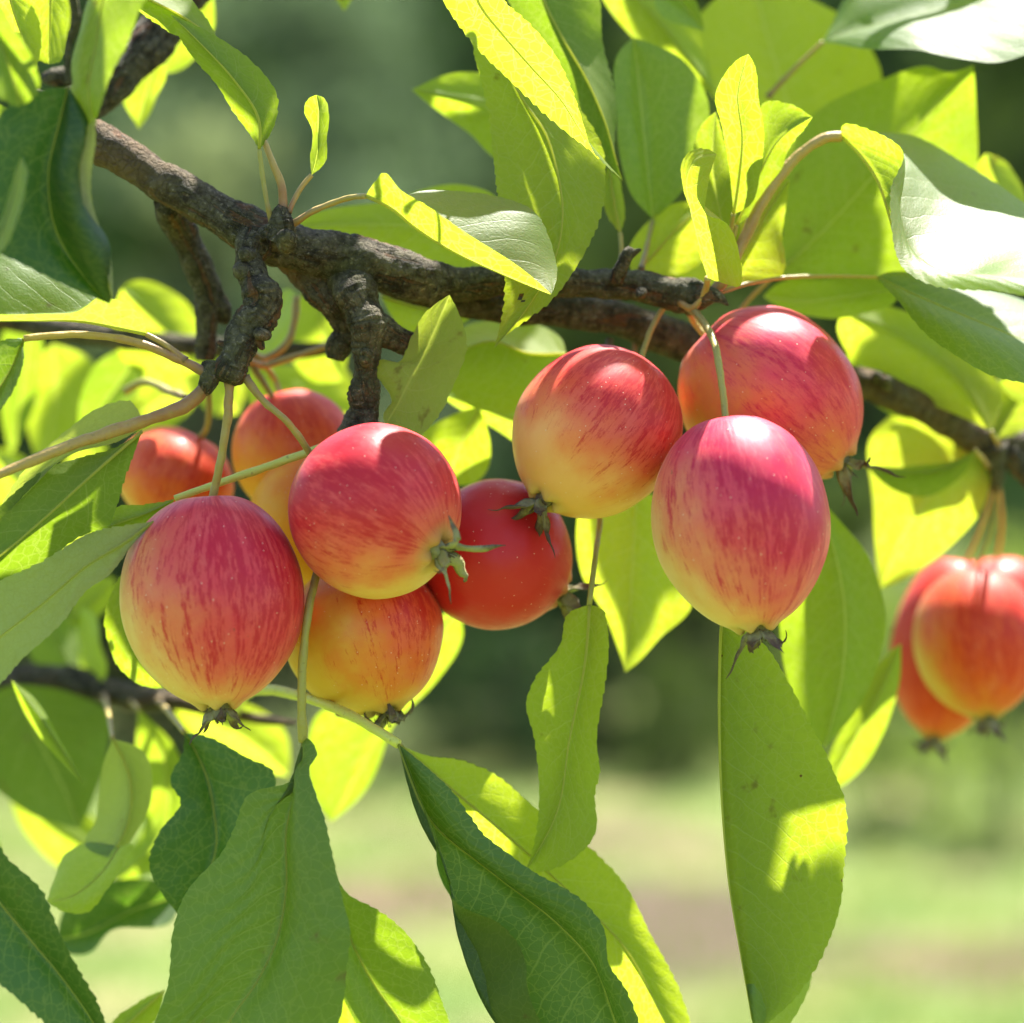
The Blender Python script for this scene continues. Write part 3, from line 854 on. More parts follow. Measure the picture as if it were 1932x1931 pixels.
wood('twig_stub', MAIN, [(400, 690, -2, 22), (395, 715, -3, 20), (386, 735, -3, 15), (378, 745, -3, 6)], rough=0.25, ns=18, step=0.0003, seed=28)
wood('twig_stub', MAIN, [(428, 656, -2, 6), (416, 650, -2, 7), (411, 645, -2, 4)], rough=0.2, ns=12, step=0.0003, seed=29)
wood('spur', MAIN, [(318, 380, 20, 30), (345, 440, 30, 30), (372, 500, 34, 29), (390, 560, 36, 24), (390, 620, 37, 23), (388, 680, 38, 19)],
     rough=0.2, ring=0.10, ringn=1.5, ns=28, seed=6, knob=0.3)
wood('spur', MAIN, [(380, 510, 35, 22), (408, 560, 37, 18), (424, 600, 38, 15), (430, 612, 38, 5)], rough=0.2, ring=0.10, ringn=1.5, ns=22, seed=7, knob=0.3)
wood('bud', MAIN, [(528, 445, 4, 34), (531, 425, 3, 26), (530, 410, 3, 18), (529, 395, 3, 13), (528, 386, 3, 4)], rough=0.28, ring=0.15, ringn=0.7, ns=28, step=0.0002, seed=8, knob=0.3)
wood('bud_scar', MAIN, [(538, 470, 3, 10), (540, 455, -2, 22), (542, 442, -4, 16), (544, 436, -4, 5)], rough=0.3, ns=18, step=0.0002, seed=9, knob=0.3)
wood('bud_scar', MAIN, [(1165, 530, 22, 16), (1172, 505, 20, 14), (1182, 485, 19, 15), (1190, 468, 19, 6)], rough=0.35, ring=0.2, ringn=0.8, ns=18, step=0.0003, seed=10, knob=0.4)
wood('twig_stub', MAIN, [(1182, 490, 19, 8), (1196, 478, 19, 7), (1208, 472, 18, 3)], rough=0.3, ns=10, step=0.0003, seed=11)
wood('bud', MAIN, [(1325, 560, 20, 20), (1345, 558, 18, 14), (1362, 566, 17, 8), (1374, 578, 17, 2)], rough=0.25, ns=14, step=0.0003, seed=12)
wood('bud_scar', MAIN, [(1210, 552, 20, 10), (1208, 556, 17, 9), (1207, 559, 16, 3)], rough=0.25, ns=12, step=0.0003, seed=13)
for i, (x, y, d) in enumerate(((690, 668, 8), (688, 681, 8), (668, 542, 10), (684, 622, 8))):
    wood('bud_scar', MAIN, [(x + 6, y + 7, d + 4, 8), (x, y, d, 11), (x - 4, y - 5, d - 1, 6), (x - 6, y - 7, d - 1, 2)], rough=0.2, ns=14, step=0.0003, seed=40 + i)
# ------- leaves of the bud on top
leaf(MAIN, (2, -4), (489, 283), (322, 28), [(488, 225), (440, 150), (380, 85)], [(462, 240), (421, 180), (372, 122), (342, 75)], [(507, 262), (523, 222), (522, 180), (494, 140), (445, 90), (398, 62)],
     tint=0.55, spots=0.25, Lo=7, Ro=5, pet=[(495, 330, 2), (505, 390, 2), (513, 420, 3)], pr=5, red=0.2)
leaf(MAIN, (6, 2), (415, 85), (190, -60), [(340, 30), (262, -10)], [(350, 72), (300, 48), (262, 25)], [(388, 30), (340, -20), (260, -60)], tint=0.8, Lo=4, Ro=8)
petiole(MAIN, [(495, 258, 4), (515, 310, 3), (531, 350, 3), (534, 398, 3)], 5, 9, red=1.0)
leaf(MAIN, (4, 0), (588, 331), (597, 180), [(598, 290), (600, 240), (601, 205)], [(586, 298), (588, 250), (575, 212), (580, 190)], [(613, 308), (616, 265), (622, 215), (613, 188)],
     tint=0.6, spots=0.3, Lo=3, Ro=3, pet=[(565, 360, 4), (544, 402, 3)], pr=5, red=0.9, rib=False, teeth=0.5)
leaf(MAIN, (-8, -4), (690, 371), (1040, 557), [(738, 394), (780, 428), (852, 474), (950, 520)], [(706, 345), (724, 327), (755, 363), (800, 393), (925, 462), (1000, 522)],
     [(735, 374), (790, 357), (850, 360), (948, 379), (1010, 408), (1037, 446), (1053, 500)], tint=0.75, Lo=-5, Ro=12, face='up', ref='R', bulge=0.05, label='leaf folded like a boat with a silvery upper side',
     pet=[(645, 378, 0), (590, 400, 1), (548, 428, 3)], pr=6, red=0.5)
leaf(MAIN, (8, 8), (728, 803), (848, 557), [(770, 725), (808, 650)], [(722, 782), (737, 757), (720, 725), (703, 702), (715, 684), (752, 688), (775, 640), (800, 592)],
     [(758, 812), (790, 822), (825, 790), (860, 720), (880, 655), (872, 608)], tint=0.68, spots=0.9, Lo=4, Ro=3, rib=False, bulge=0.03, pale=0.3, label='yellowing leaf with brown spots and a ragged lobe')
# ------- leaves and long petioles from the fruiting spur
leaf(MAIN, (-8, -14), (45, 640), (-110, 900), [(20, 700), (-40, 790)], [(20, 640), (-40, 660), (-120, 740)], [(40, 690), (25, 735), (0, 780), (-60, 860)], tint=0.25, face='up', spots=0.1,
     pet=[(150, 632, -6), (262, 648, -5), (330, 676, -4), (394, 706, -3)], pr=8, red=0.9)
leaf(MAIN, (-4, -16), (276, 632), (-160, 580), [(232, 622), (150, 607), (50, 606), (-60, 604)], [(270, 606), (240, 578), (182, 560), (135, 585), (50, 598), (-60, 596)],
     [(240, 595), (190, 560), (140, 532), (60, 492), (-20, 466), (-100, 470)], tint=0.5, spots=0.15, Lo=-4, Ro=5, face='up', ref='R', bulge=0.02, pale=0.4,
     pet=[(310, 650, -4), (350, 682, -4)], pr=6, red=0.7)
petiole(MAIN, [(-70, 918, -14), (0, 895, -12), (110, 850, -9), (220, 812, -6), (310, 782, -4), (360, 760, -3), (393, 722, -3)], 9, 15, red=1.0)
leaf(MAIN, (-14, -20), (-70, 918), (-420, 1000), [(-180, 930), (-300, 960)], [(-150, 860), (-300, 880)], [(-150, 1000), (-300, 1040)], tint=0.4)
leaf(MAIN, (-1, -4), (268, 806), (-20, 1010), [(180, 826), (90, 880), (30, 945)], [(264, 782), (245, 758), (180, 773), (132, 806), (60, 872), (5, 950)], [(215, 838), (130, 860), (70, 905), (20, 965)],
     tint=0.8, spots=0.35, Lo=1, Ro=-2, rib=False, pale=0.7)
leaf(MAIN, (-5, -12), (268, 815), (-150, 1150), [(214, 862), (154, 915), (84, 979), (0, 1050), (-80, 1110)], [(225, 842), (150, 862), (85, 885), (25, 935), (-30, 1000), (-100, 1080)],
     [(252, 858), (232, 910), (218, 962), (203, 998), (158, 1012), (75, 1066), (0, 1094), (-60, 1115)], tint=0.28, spots=0.12, face='dn', Lo=5, Ro=5, bulge=0.03)
leaf(MAIN, (-6, -18), (290, 985), (-170, 1330), [(235, 1026), (165, 1068), (90, 1132), (0, 1203), (-90, 1275)], [(225, 995), (165, 1009), (70, 1063), (0, 1095), (-90, 1160)],
     [(270, 1006), (250, 1028), (205, 1088), (165, 1117), (115, 1178), (35, 1250), (0, 1291), (-90, 1360)], tint=0.5, spots=0.0, Lo=3, Ro=-2, ribr=3, pale=0.75)
leaf(MAIN, (8, 2), (330, 942), (170, 1010), [(280, 968), (220, 990)], [(285, 952), (225, 955)], [(302, 985), (250, 1010), (200, 1010)], tint=0.5, rib=False,
     pet=[(420, 910, 10), (520, 876, 12), (630, 833, 14), (668, 800, 14)], pr=8, red=-1.0)  # red below zero paints this stalk as sunlit
# ------- leaves at the right hand tip of the branch
leaf(MAIN, (14, 4), (1335, 525), (1352, 292), [(1318, 460), (1303, 400), (1295, 345), (1310, 305)], [(1326, 490), (1305, 405), (1284, 350), (1279, 318), (1300, 288), (1330, 282)],
     [(1362, 535), (1396, 541), (1397, 472), (1372, 420), (1330, 402), (1328, 395), (1333, 350)], tint=0.9, Lo=3, Ro=[-5], bulge=0.02, rib=False,
     pet=[(1328, 555, 18), (1305, 582, 20), (1284, 570, 22)], pr=7, red=0.6)
leaf(MAIN, (18, 6), (1384, 405), (1412, 103), [(1394, 340), (1400, 260), (1392, 180)], [(1379, 345), (1363, 245), (1350, 180), (1388, 116)], [(1418, 385), (1435, 320), (1442, 250), (1432, 190), (1424, 125)],
     tint=0.85, Lo=2, Ro=2, teeth=0.4, wav=0.4, pet=[(1380, 430, 20), (1365, 500, 22), (1345, 552, 22)], pr=5, red=0.3)
leaf(MAIN, (20, 18), (1390, 425), (1533, 222), [(1432, 330), (1472, 262)], [(1425, 300), (1440, 195), (1488, 197)], [(1416, 408), (1457, 360), (1488, 290), (1515, 246)], tint=0.85,
     pet=[(1375, 480, 22), (1350, 550, 22)], pr=5)
leaf(MAIN, (22, 24), (1372, 530), (1350, 212), [(1365, 440), (1345, 320)], [(1330, 480), (1305, 390), (1306, 300), (1325, 235)], [(1395, 480), (1392, 400), (1375, 300)], tint=0.9, rib=False)
leaf(MAIN, (22, 30), (1345, 545), (1490, 340), [(1400, 480), (1450, 400)], [(1375, 470), (1420, 380), (1460, 340)], [(1420, 530), (1475, 520), (1480, 430)], tint=0.95, rib=False)
petiole(MAIN, [(1588, 258, 24), (1555, 262, 24), (1500, 300, 24), (1440, 380, 23), (1400, 460, 22), (1365, 530, 21), (1335, 560, 22)], 10, 11, red=0.85)
leaf(MAIN, (24, -30), (1588, 258), (2110, 600), [(1622, 292), (1655, 340), (1673, 390), (1690, 450), (1708, 492), (1760, 527), (1812, 541), (1870, 530), (2000, 540)],
     [(1592, 236), (1640, 246), (1700, 284), (1672, 362), (1690, 455), (1715, 500), (1765, 534), (1815, 550), (1880, 556), (2000, 575)],
     [(1625, 245), (1680, 248), (1722, 256), (1830, 320), (1930, 390), (2040, 470)], tint=0.7, face='up', Lo=-6, Ro=38, ref='R', bulge=0.05, teeth=1.3, label='arching glossy leaf glaring white in the sun')
leaf(MAIN, (30, 20), (1655, 524), (2060, 700), [(1720, 555), (1790, 585), (1900, 630)], [(1700, 510), (1770, 520), (1860, 545), (1990, 600)], [(1690, 572), (1770, 650), (1850, 690), (1932, 720), (2010, 735)],
     tint=0.25, face='up', Lo=18, Ro=-15, pet=[(1560, 522, 30), (1450, 528, 28), (1345, 556, 23)], pr=4)
leaf(MAIN, (42, 46), (1232, 414), (1195, 72), [(1222, 330), (1212, 230), (1203, 140)], [(1195, 370), (1168, 280), (1158, 180), (1165, 105)], [(1282, 370), (1322, 290), (1336, 195), (1290, 115), (1225, 82)],
     tint=0.4, face='up', spots=0.1, Lo=-4, Ro=-5, pet=[(1222, 460, 38), (1210, 510, 30)], pr=5)
leaf(MAIN, (36, 40), (1195, 520), (1330, 390), [(1235, 480), (1280, 430)], [(1185, 470), (1240, 405), (1290, 380)], [(1250, 525), (1320, 500), (1345, 430)], tint=0.95)
leaf(MAIN, (30, 32), (1170, 440), (1150, 300), [(1160, 390), (1152, 340)], [(1142, 400), (1140, 340)], [(1180, 390), (1165, 330)], tint=0.8, pet=[(1172, 480, 29), (1165, 520, 27)])
leaf(MAIN, (40, 46), (985, 470), (540, 430), [(860, 440), (740, 425), (640, 425)], [(930, 370), (870, 348), (800, 353), (700, 385), (610, 400)], [(930, 500), (830, 520), (720, 500), (620, 480)], tint=0.95, wav=2)
leaf(MAIN, (40, 44), (720, 560), (900, 590), [(780, 580), (840, 590)], [(760, 540), (860, 560)], [(760, 620), (850, 625)], tint=0.9)

# ---------------------------------------------------------------- rear branch
REAR = thing('crabapple_branch', 'thinner brown crabapple branch running behind the right hand apples to a rear fruit spur', 'branch', at(840, 555, 30))
wood('limb', REAR, [(640, 500, 26, 26), (760, 540, 28, 28), (860, 563, 30, 29), (950, 578, 33, 31), (1080, 590, 37, 31), (1200, 612, 41, 33), (1290, 648, 45, 36), (1450, 690, 50, 32),
                    (1560, 708, 54, 28), (1640, 728, 58, 29), (1700, 752, 62, 28), (1780, 790, 68, 30), (1850, 830, 76, 34), (1900, 845, 80, 36), (1990, 850, 84, 40), (2120, 870, 90, 42)],
     rough=0.16, ring=0.045, ringn=2.2, ns=32, step=0.0008, smooth=(0.7, 0.25), seed=51, knob=0.15)
wood('spur', REAR, [(1870, 840, 74, 30), (1875, 880, 76, 22), (1878, 915, 78, 16), (1878, 930, 78, 6)], rough=0.2, ring=0.1, ringn=1.5, ns=20, seed=52, knob=0.3)
wood('spur', REAR, [(1900, 850, 76, 22), (1930, 890, 78, 18), (1940, 920, 78, 6)], rough=0.2, ring=0.1, ringn=1.5, ns=20, seed=53, knob=0.3)
for i, (x, y) in enumerate(((1655, 712), (1672, 722), (1276, 640))):
    wood('bud_scar', REAR, [(x + 4, y + 10, 57, 8), (x, y, 54, 12), (x - 2, y - 6, 52, 5)], rough=0.2, ns=12, seed=54 + i)
wood('twig_stub', REAR, [(1035, 575, 36, 10), (1042, 562, 34, 9), (1048, 556, 33, 4)], rough=0.3, ns=10, seed=58)
leaf(REAR, (58, 62), (1870, 815), (1590, 590), [(1790, 700), (1690, 630)], [(1800, 780), (1690, 740), (1610, 680), (1580, 620)], [(1890, 740), (1800, 640), (1700, 585), (1630, 570)], tint=0.95,
     pet=[(1885, 840, 70)])
leaf(REAR, (66, 70), (1600, 640), (1800, 800), [(1670, 690), (1740, 750)], [(1640, 650), (1720, 640), (1785, 690)], [(1610, 720), (1700, 790)], tint=0.8)
leaf(REAR, (72, 80), (1862, 850), (1660, 1112), [(1790, 900), (1710, 1000)], [(1790, 790), (1700, 775), (1640, 830), (1650, 960), (1655, 1060)], [(1868, 910), (1835, 985), (1740, 1075)], tint=0.95)
leaf(REAR, (60, 56), (1840, 850), (1640, 885), [(1780, 885), (1700, 892)], [(1780, 875), (1700, 880)], [(1810, 905), (1750, 936), (1685, 925)], tint=0.45, pet=[(1865, 880, 72)], pr=4)  # leaf-shaped blade added for a shadow on the bright leaf behind
leaf(REAR, (50, 54), (1690, 548), (1440, 560), [(1600, 560), (1520, 570)], [(1640, 525), (1540, 525), (1470, 535)], [(1690, 570), (1630, 592), (1560, 602), (1480, 585)], tint=0.6)
leaf(REAR, (50, 54), (1455, 527), (1837, 124), [(1560, 430), (1650, 330), (1760, 205)], [(1478, 440), (1472, 340), (1500, 252), (1545, 206), (1660, 148), (1745, 125), (1790, 138)],
     [(1560, 530), (1690, 520), (1800, 440), (1842, 320), (1845, 210)], tint=0.5, spots=0.3, Lo=6, Ro=6, pet=[(1410, 570, 50), (1370, 640, 50)], pr=5)
leaf(REAR, (44, 50), (1200, 930), (1180, 1270), [(1195, 1040), (1188, 1160)], [(1100, 950), (1084, 1000), (1096, 1072), (1146, 1166), (1165, 1230)], [(1290, 960), (1316, 1060), (1305, 1150), (1247, 1200), (1208, 1246)],
     tint=0.9, Lo=8, Ro=4, pet=[(1190, 800, 44), (1200, 640, 42)])
leaf(REAR, (11, 9), (1112, 1142), (992, 1642), [(1104, 1250), (1074, 1400), (1052, 1530)], [(1070, 1162), (1056, 1215), (1006, 1285), (992, 1328), (1011, 1390), (1016, 1530), (1004, 1600)],
     [(1138, 1152), (1146, 1195), (1141, 1290), (1128, 1400), (1134, 1460), (1124, 1500), (1122, 1570), (1092, 1612), (1030, 1645)], tint=0.66, Lo=5, Ro=4,
     pet=[(1122, 1060, 16), (1132, 985, 26), (1140, 850, 32), (1150, 640, 38)], pr=6, red=0.1)
leaf(REAR, (6, 10), (1362, 1168), (1425, 1965), [(1358, 1290), (1361, 1486), (1376, 1670), (1398, 1804), (1416, 1910)], [(1395, 1290, 6), (1420, 1480, 8), (1440, 1650, 8), (1500, 1800, 6), (1535, 1830, 4), (1490, 1935)],
     [(1440, 1215), (1487, 1286), (1522, 1354), (1552, 1412), (1573, 1462), (1590, 1503), (1599, 1565), (1595, 1622), (1588, 1705), (1574, 1755), (1550, 1812), (1500, 1885), (1445, 1935)],
     tint=0.66, spots=0.6, quilting=3.0, Lo=14, Ro=3, teeth=1.4, pet=[(1362, 1080, 12), (1368, 900, 26), (1390, 690, 44)], pr=6, red=0.1)
leaf(REAR, (42, 46), (1545, 940), (1555, 1412), [(1592, 1130), (1590, 1270)], [(1470, 1060), (1470, 1180), (1488, 1290), (1535, 1390)], [(1585, 985), (1642, 1062), (1673, 1165), (1660, 1252), (1620, 1332)], tint=0.5,
     pet=[(1520, 800, 48), (1500, 700, 50)])
leaf(REAR, (64, 70), (1700, 1215), (1560, 1500), [(1650, 1330), (1600, 1420)], [(1660, 1250), (1600, 1360), (1565, 1430)], [(1690, 1320), (1650, 1420), (1600, 1475)], tint=0.7)
leaf(REAR, (66, 70), (1880, 720), (1990, 620), [(1930, 690)], [(1900, 660), (1960, 610)], [(1930, 760), (1990, 700)], tint=0.9)
leaf(REAR, (40, 40), (1068, 668), (840, 690), [(1000, 668), (920, 645)], [(1050, 632), (980, 608), (900, 606), (860, 625)], [(1050, 730), (990, 778), (900, 772), (850, 735)], tint=0.6, Lo=16, Ro=-4, wav=0.5)
leaf(REAR, (48, 52), (905, 768), (845, 915), [(870, 840)], [(850, 785), (795, 820), (800, 880)], [(922, 830), (924, 880), (900, 910)], tint=0.75)
leaf(REAR, (56, 60), (1080, 800), (820, 740), [(980, 795), (900, 770)], [(1000, 740), (900, 715)], [(1020, 850), (900, 790)], tint=0.95)
leaf(REAR, (52, 56), (1460, 520), (1210, 470), [(1390, 490), (1300, 480)], [(1420, 430), (1300, 410), (1230, 430)], [(1400, 540), (1290, 530)], tint=0.95)

leaf(REAR, (70, 74), (1880, 830), (1960, 700), [(1915, 770)], [(1870, 770), (1905, 715)], [(1935, 810), (1965, 755)], tint=0.9)
leaf(REAR, (84, 88), (1700, 700), (1870, 620), [(1780, 650)], [(1710, 640), (1790, 600)], [(1770, 720), (1860, 680)], tint=0.8)
# ---------------------------------------------------------------- shoots that hang in from above
TOP = thing('leafy_shoot', 'leafy crabapple shoot hanging into view from above the upper right', 'shoot', at(1100, -330, 30))
wood('limb', TOP, [(500, -420, 20, 22), (800, -350, 24, 20), (1100, -330, 40, 19), (1400, -320, 56, 17), (1700, -290, 66, 15), (2000, -230, 70, 12)], rough=0.15, ring=0.05, ringn=2, ns=20, step=0.0015, seed=61)
leaf(TOP, (-2, 0), (840, -120), (1172, 338), [(880, -60), (905, 10), (948, 66), (1004, 130), (1060, 192), (1098, 252)], [(905, -90), (935, -30), (956, 5), (997, 43), (1050, 110), (1081, 180), (1104, 250), (1116, 280)],
     [(818, -40), (846, 20), (896, 87), (960, 150), (1043, 230), (1112, 286)], tint=0.88, spots=0.15, face='dn', Lo=-3, Ro=2, bulge=0.05, pet=[(860, -250, 10), (900, -338, 24)], teeth=1.3)
leaf(TOP, (28, 24), (1000, -170), (1175, 342), [(1022, -10), (1060, 70), (1106, 150), (1142, 232), (1160, 295)], [(950, -60), (965, 20), (1010, 100), (1062, 190), (1115, 285)],
     [(1085, -100), (1118, -30), (1128, 0), (1137, 60), (1164, 187), (1158, 295)], tint=0.30, spots=0.25, face='dn', Lo=2, Ro=8, pet=[(980, -240, 16), (960, -335, 27)], teeth=1.3)  # far half of the leaf above, its shade put into a darker tint
leaf(TOP, (14, 6), (905, 40), (932, 658), [(955, 130), (990, 195), (1028, 250), (1049, 314), (1062, 400), (1050, 480), (1000, 575)], [(893, 90), (906, 150), (922, 220), (936, 338), (941, 390), (952, 511), (947, 590)],
     [(980, 60), (1070, 170), (1140, 280), (1144, 337), (1140, 381), (1120, 441), (1083, 508), (1039, 566), (986, 608), (953, 635)], tint=0.75, spots=0.15, Lo=3, Ro=5, holes=[(984, 562, 5)], label='bright translucent leaf with a small hole near its tip', pet=[(880, -60, 18), (900, -330, 24)], teeth=1.2)
leaf(TOP, (50, 46), (1030, 260), (777, 170), [(950, 215), (860, 185)], [(980, 160), (900, 138), (835, 145)], [(950, 305), (880, 250), (830, 213)], tint=0.8)
leaf(TOP, (60, 50), (1553, 80), (2060, -10), [(1634, 52), (1780, 16), (1920, -10)], [(1572, 40), (1600, -10), (1700, -60), (1860, -90), (1980, -70)], [(1650, 92), (1738, 93), (1808, 112), (1872, 124), (1940, 104), (2020, 55)],
     tint=0.4, face='up', Lo=14, Ro=-20, pet=[(1500, 130, 62), (1448, 185, 64)], pr=5, wav=0.5)
leaf(TOP, (58, 62), (1110, -120), (1352, 178), [(1190, -20), (1280, 85)], [(1128, -20), (1180, 55), (1280, 150)], [(1220, -90), (1290, 20), (1330, 100)], tint=0.95)
leaf(TOP, (74, 78), (1520, 285), (1420, -60), [(1480, 170), (1445, 60)], [(1400, 230), (1320, 150), (1295, 70), (1340, 5)], [(1640, 215), (1665, 140), (1620, 60), (1530, 0)], tint=0.95, pet=[(1560, 380, 74), (1600, 500, 74)])
leaf(TOP, (50, 54), (1230, -40), (1330, 60), [(1290, 10)], [(1240, 20)], [(1290, -30)], tint=0.5, face='up')
leaf(TOP, (50, 56), (640, -30), (650, 22), [(646, 0)], [(632, -5)], [(664, -5)], tint=0.9, rib=False)
leaf(TOP, (66, 66), (1860, 290), (1960, 480), [(1900, 380)], [(1840, 320), (1860, 420)], [(1900, 310), (1950, 400)], tint=0.8, spots=0.8)
LEFT = thing('leafy_shoot', 'near leafy crabapple shoot hanging down the upper left edge', 'shoot', at(120, -120, -35))
wood('limb', LEFT, [(-160, -160, -40, 16), (0, -110, -36, 14), (110, -70, -34, 12), (136, -10, -34, 9), (142, 40, -33, 10), (130, 90, -32, 7), (129, 160, -32, 8)], rough=0.2, ring=0.1, ringn=2, ns=16, seed=62, knob=0.3)
leaf(LEFT, (-30, -22), (129, 165), (206, 574), [(112, 235), (92, 330), (108, 440), (165, 530)], [(75, 172), (15, 205), (-60, 330), (-45, 450), (55, 500), (130, 540)],
     [[(145, 232), (136, 330), (142, 392), (178, 480), (198, 540)], [(160, 230), (158, 310), (170, 390), (205, 490), (216, 555)]], tint=0.05, face='up', spots=0.2, Lo=-6, Ro=[-6, 0], wav=1.5)
leaf(LEFT, (-33, -26), (176, 225), (214, 570), [(152, 300), (156, 380), (188, 470)], [(139, 300), (140, 380), (176, 470)], [(180, 260), (174, 315), (176, 385), (207, 485)], tint=0.97, pale=1.0, rib=False, teeth=0.5)  # added pale strip, sunlight on the leaf's rolled edge put into its colour
leaf(LEFT, (-34, -30), (215, -90), (180, 240), [(198, -20), (182, 80), (168, 180)], [(160, 10), (142, 85), (136, 180), (148, 228)], [(285, -20), (270, 8), (243, 66), (215, 128), (190, 205)], tint=0.38, face='up', spots=0.5,
     Lo=4, Ro=-6, pet=[(200, -120, -36), (110, -75, -34)])
leaf(LEFT, (-44, -40), (-60, -20), (35, 202), [(-20, 40), (15, 120)], [(-70, 60), (-40, 150), (5, 190)], [(0, 10), (28, 50), (57, 110), (74, 152), (70, 178)], tint=0.35, face='up', Lo=-3, Ro=-3, pet=[(-60, -80, -42), (0, -110, -36)], teeth=1.4)
leaf(LEFT, (-40, -36), (40, 296), (-20, 500), [(34, 350), (18, 410)], [(26, 340), (4, 400), (-16, 450)], [(52, 335), (46, 380), (18, 450)], tint=0.4, face='up', Lo=3, Ro=-6, rib=False)
leaf(LEFT, (18, 20), (95, -60), (92, 122), [(95, 0), (94, 60)], [(52, -10), (54, 60), (70, 110)], [(140, -10), (132, 70), (114, 115)], tint=0.95)
leaf(LEFT, (-20, -14), (-40, 190), (60, 470), [(0, 260), (40, 370)], [(-50, 290), (-10, 400)], [(30, 215), (70, 300), (82, 400)], tint=0.4, face='up', spots=0.2)
leaf(LEFT, (12, 16), (10, -40), (62, 150), [(25, 20), (48, 90)], [(-20, 10), (10, 90)], [(55, 0), (78, 80)], tint=0.9)
# limb and leaves behind, upper left
BACK = thing('crabapple_branch', 'dark scaly parent limb slanting behind the upper left leaves', 'branch', at(320, 20, 48))
wood('limb', BACK, [(380, -60, 52, 44), (310, 45, 48, 42), (250, 110, 44, 42), (190, 165, 40, 42), (120, 225, 36, 44), (30, 300, 30, 46), (-80, 390, 26, 48)], rough=0.2, ring=0.08, ringn=2, ns=28, step=0.001, seed=63, knob=0.2)
wood('spur', BACK, [(210, 150, 42, 24), (150, 150, 40, 24), (100, 148, 40, 20), (80, 148, 40, 8)], rough=0.25, ring=0.1, ringn=1.6, ns=20, seed=64, knob=0.4)
leaf(BACK, (60, 62), (300, 95), (262, 245), [(280, 160), (268, 210)], [(238, 140), (232, 185), (248, 222)], [(312, 140), (290, 200)], tint=0.7)
leaf(BACK, (70, 72), (400, -20), (300, 140), [(360, 50), (325, 100)], [(340, 10), (300, 80)], [(400, 60), (345, 130)], tint=0.85)
leaf(BACK, (62, 66), (20, 120), (90, -40), [(50, 50)], [(0, 40), (40, -30)], [(70, 70), (110, 0)], tint=0.6, face='up')

# ---------------------------------------------------------------- lower branch at the left
LOW = thing('crabapple_branch', 'blurred dark crabapple branch low on the left carrying drooping leaves', 'branch', at(-60, 1310, 64))
wood('limb', LOW, [(-120, 1290, 118, 30), (0, 1285, 116, 27), (110, 1283, 114, 27), (180, 1300, 110, 26), (250, 1318, 104, 24), (320, 1322, 96, 19), (390, 1337, 88, 14), (450, 1350, 80, 11), (520, 1362, 74, 7), (560, 1366, 72, 4)],
     rough=0.2, ring=0.07, ringn=2.2, ns=24, step=0.0009, smooth=(0.8, 0.3), seed=71, knob=0.3)
petiole(LOW, [(572, 1400, -3), (569, 1340, -4), (572, 1240, -4), (583, 1150, -3), (597, 1084, 2), (615, 1010, 14)], 9, 7, red=0.2)
leaf(LOW, (-3, -8), (572, 1395), (410, 2110), [(571, 1440), (566, 1476), (542, 1563), (541, 1680), (521, 1780), (485, 1854), (428, 1940), (412, 2030)],
     [[(568, 1440), (560, 1474), (512, 1530), (495, 1600), (470, 1690), (428, 1775), (402, 1860), (362, 1938), (338, 2010)], [(564, 1425), (556, 1462), (545, 1472), (468, 1502), (445, 1563), (424, 1607), (354, 1687), (328, 1754), (314, 1854), (288, 1931), (262, 2010), (330, 2080)]],
     [(582, 1395), (598, 1424), (584, 1450), (600, 1500), (619, 1547), (629, 1603), (646, 1700), (659, 1760), (650, 1830), (636, 1931), (590, 2020), (490, 2090)],
     tint=0.30, face='up', spots=0.3, quilting=7.0, Lo=[2.2, -1.5], Ro=-7, bulge=0.20, label='broad puckered green leaf hanging on a long straight stalk', ribr=5, teeth=0.8)
leaf(LOW, (0, -4), (752, 1405), (1215, 2090), [(768, 1452), (812, 1548), (929, 1647), (1056, 1747), (1123, 1824), (1155, 1910), (1185, 2000)],
     [[(764, 1440), (797, 1555), (832, 1664), (846, 1754), (880, 1854), (920, 1931), (1020, 2030)], [(778, 1462), (826, 1580), (829, 1640), (862, 1702), (944, 1752), (983, 1808), (993, 1862), (1024, 1931), (1100, 2020)]],
     [(780, 1426), (822, 1460), (859, 1497), (886, 1540), (912, 1580), (962, 1620), (1006, 1650), (1063, 1680), (1108, 1712), (1142, 1756), (1157, 1820), (1181, 1856), (1207, 1931), (1225, 2010)],
     tint=0.14, face='up', ref='R', quilting=2.0, label='long dark green leaf with one edge folded over', Lo=[1, -7], Ro=-4, bulge=0.05, pet=[(700, 1372, 3), (640, 1340, 10), (560, 1312, 24), (490, 1302, 40), (440, 1345, 80)], pr=11, red=-1.0)  # negative red: the stalk's sunlight is in its colour
leaf(LOW, (17, 22), (757, 1408), (1320, 2060), [(840, 1480), (960, 1580), (1080, 1690), (1180, 1790), (1250, 1920)], [(800, 1500), (900, 1640), (1080, 1790), (1180, 1900), (1250, 2000)],
     [(812, 1428), (863, 1434), (930, 1461), (1012, 1527), (1115, 1600), (1180, 1670), (1230, 1770), (1274, 1854), (1302, 1931), (1322, 2010)], tint=0.74, Lo=4, Ro=4, pet=[(700, 1374, 16), (640, 1345, 24)], pr=6)
leaf(LOW, (-15, -12), (-90, 1580), (212, 1995), [(0, 1704), (60, 1777), (114, 1841), (170, 1920)], [(-100, 1740), (-20, 1840), (60, 1910), (150, 1980)], [(-20, 1575), (20, 1624), (77, 1684), (101, 1737), (135, 1804), (181, 1878), (199, 1932)],
     tint=0.12, face='up', quilting=2.5, Lo=-6, Ro=-4, teeth=1.6)
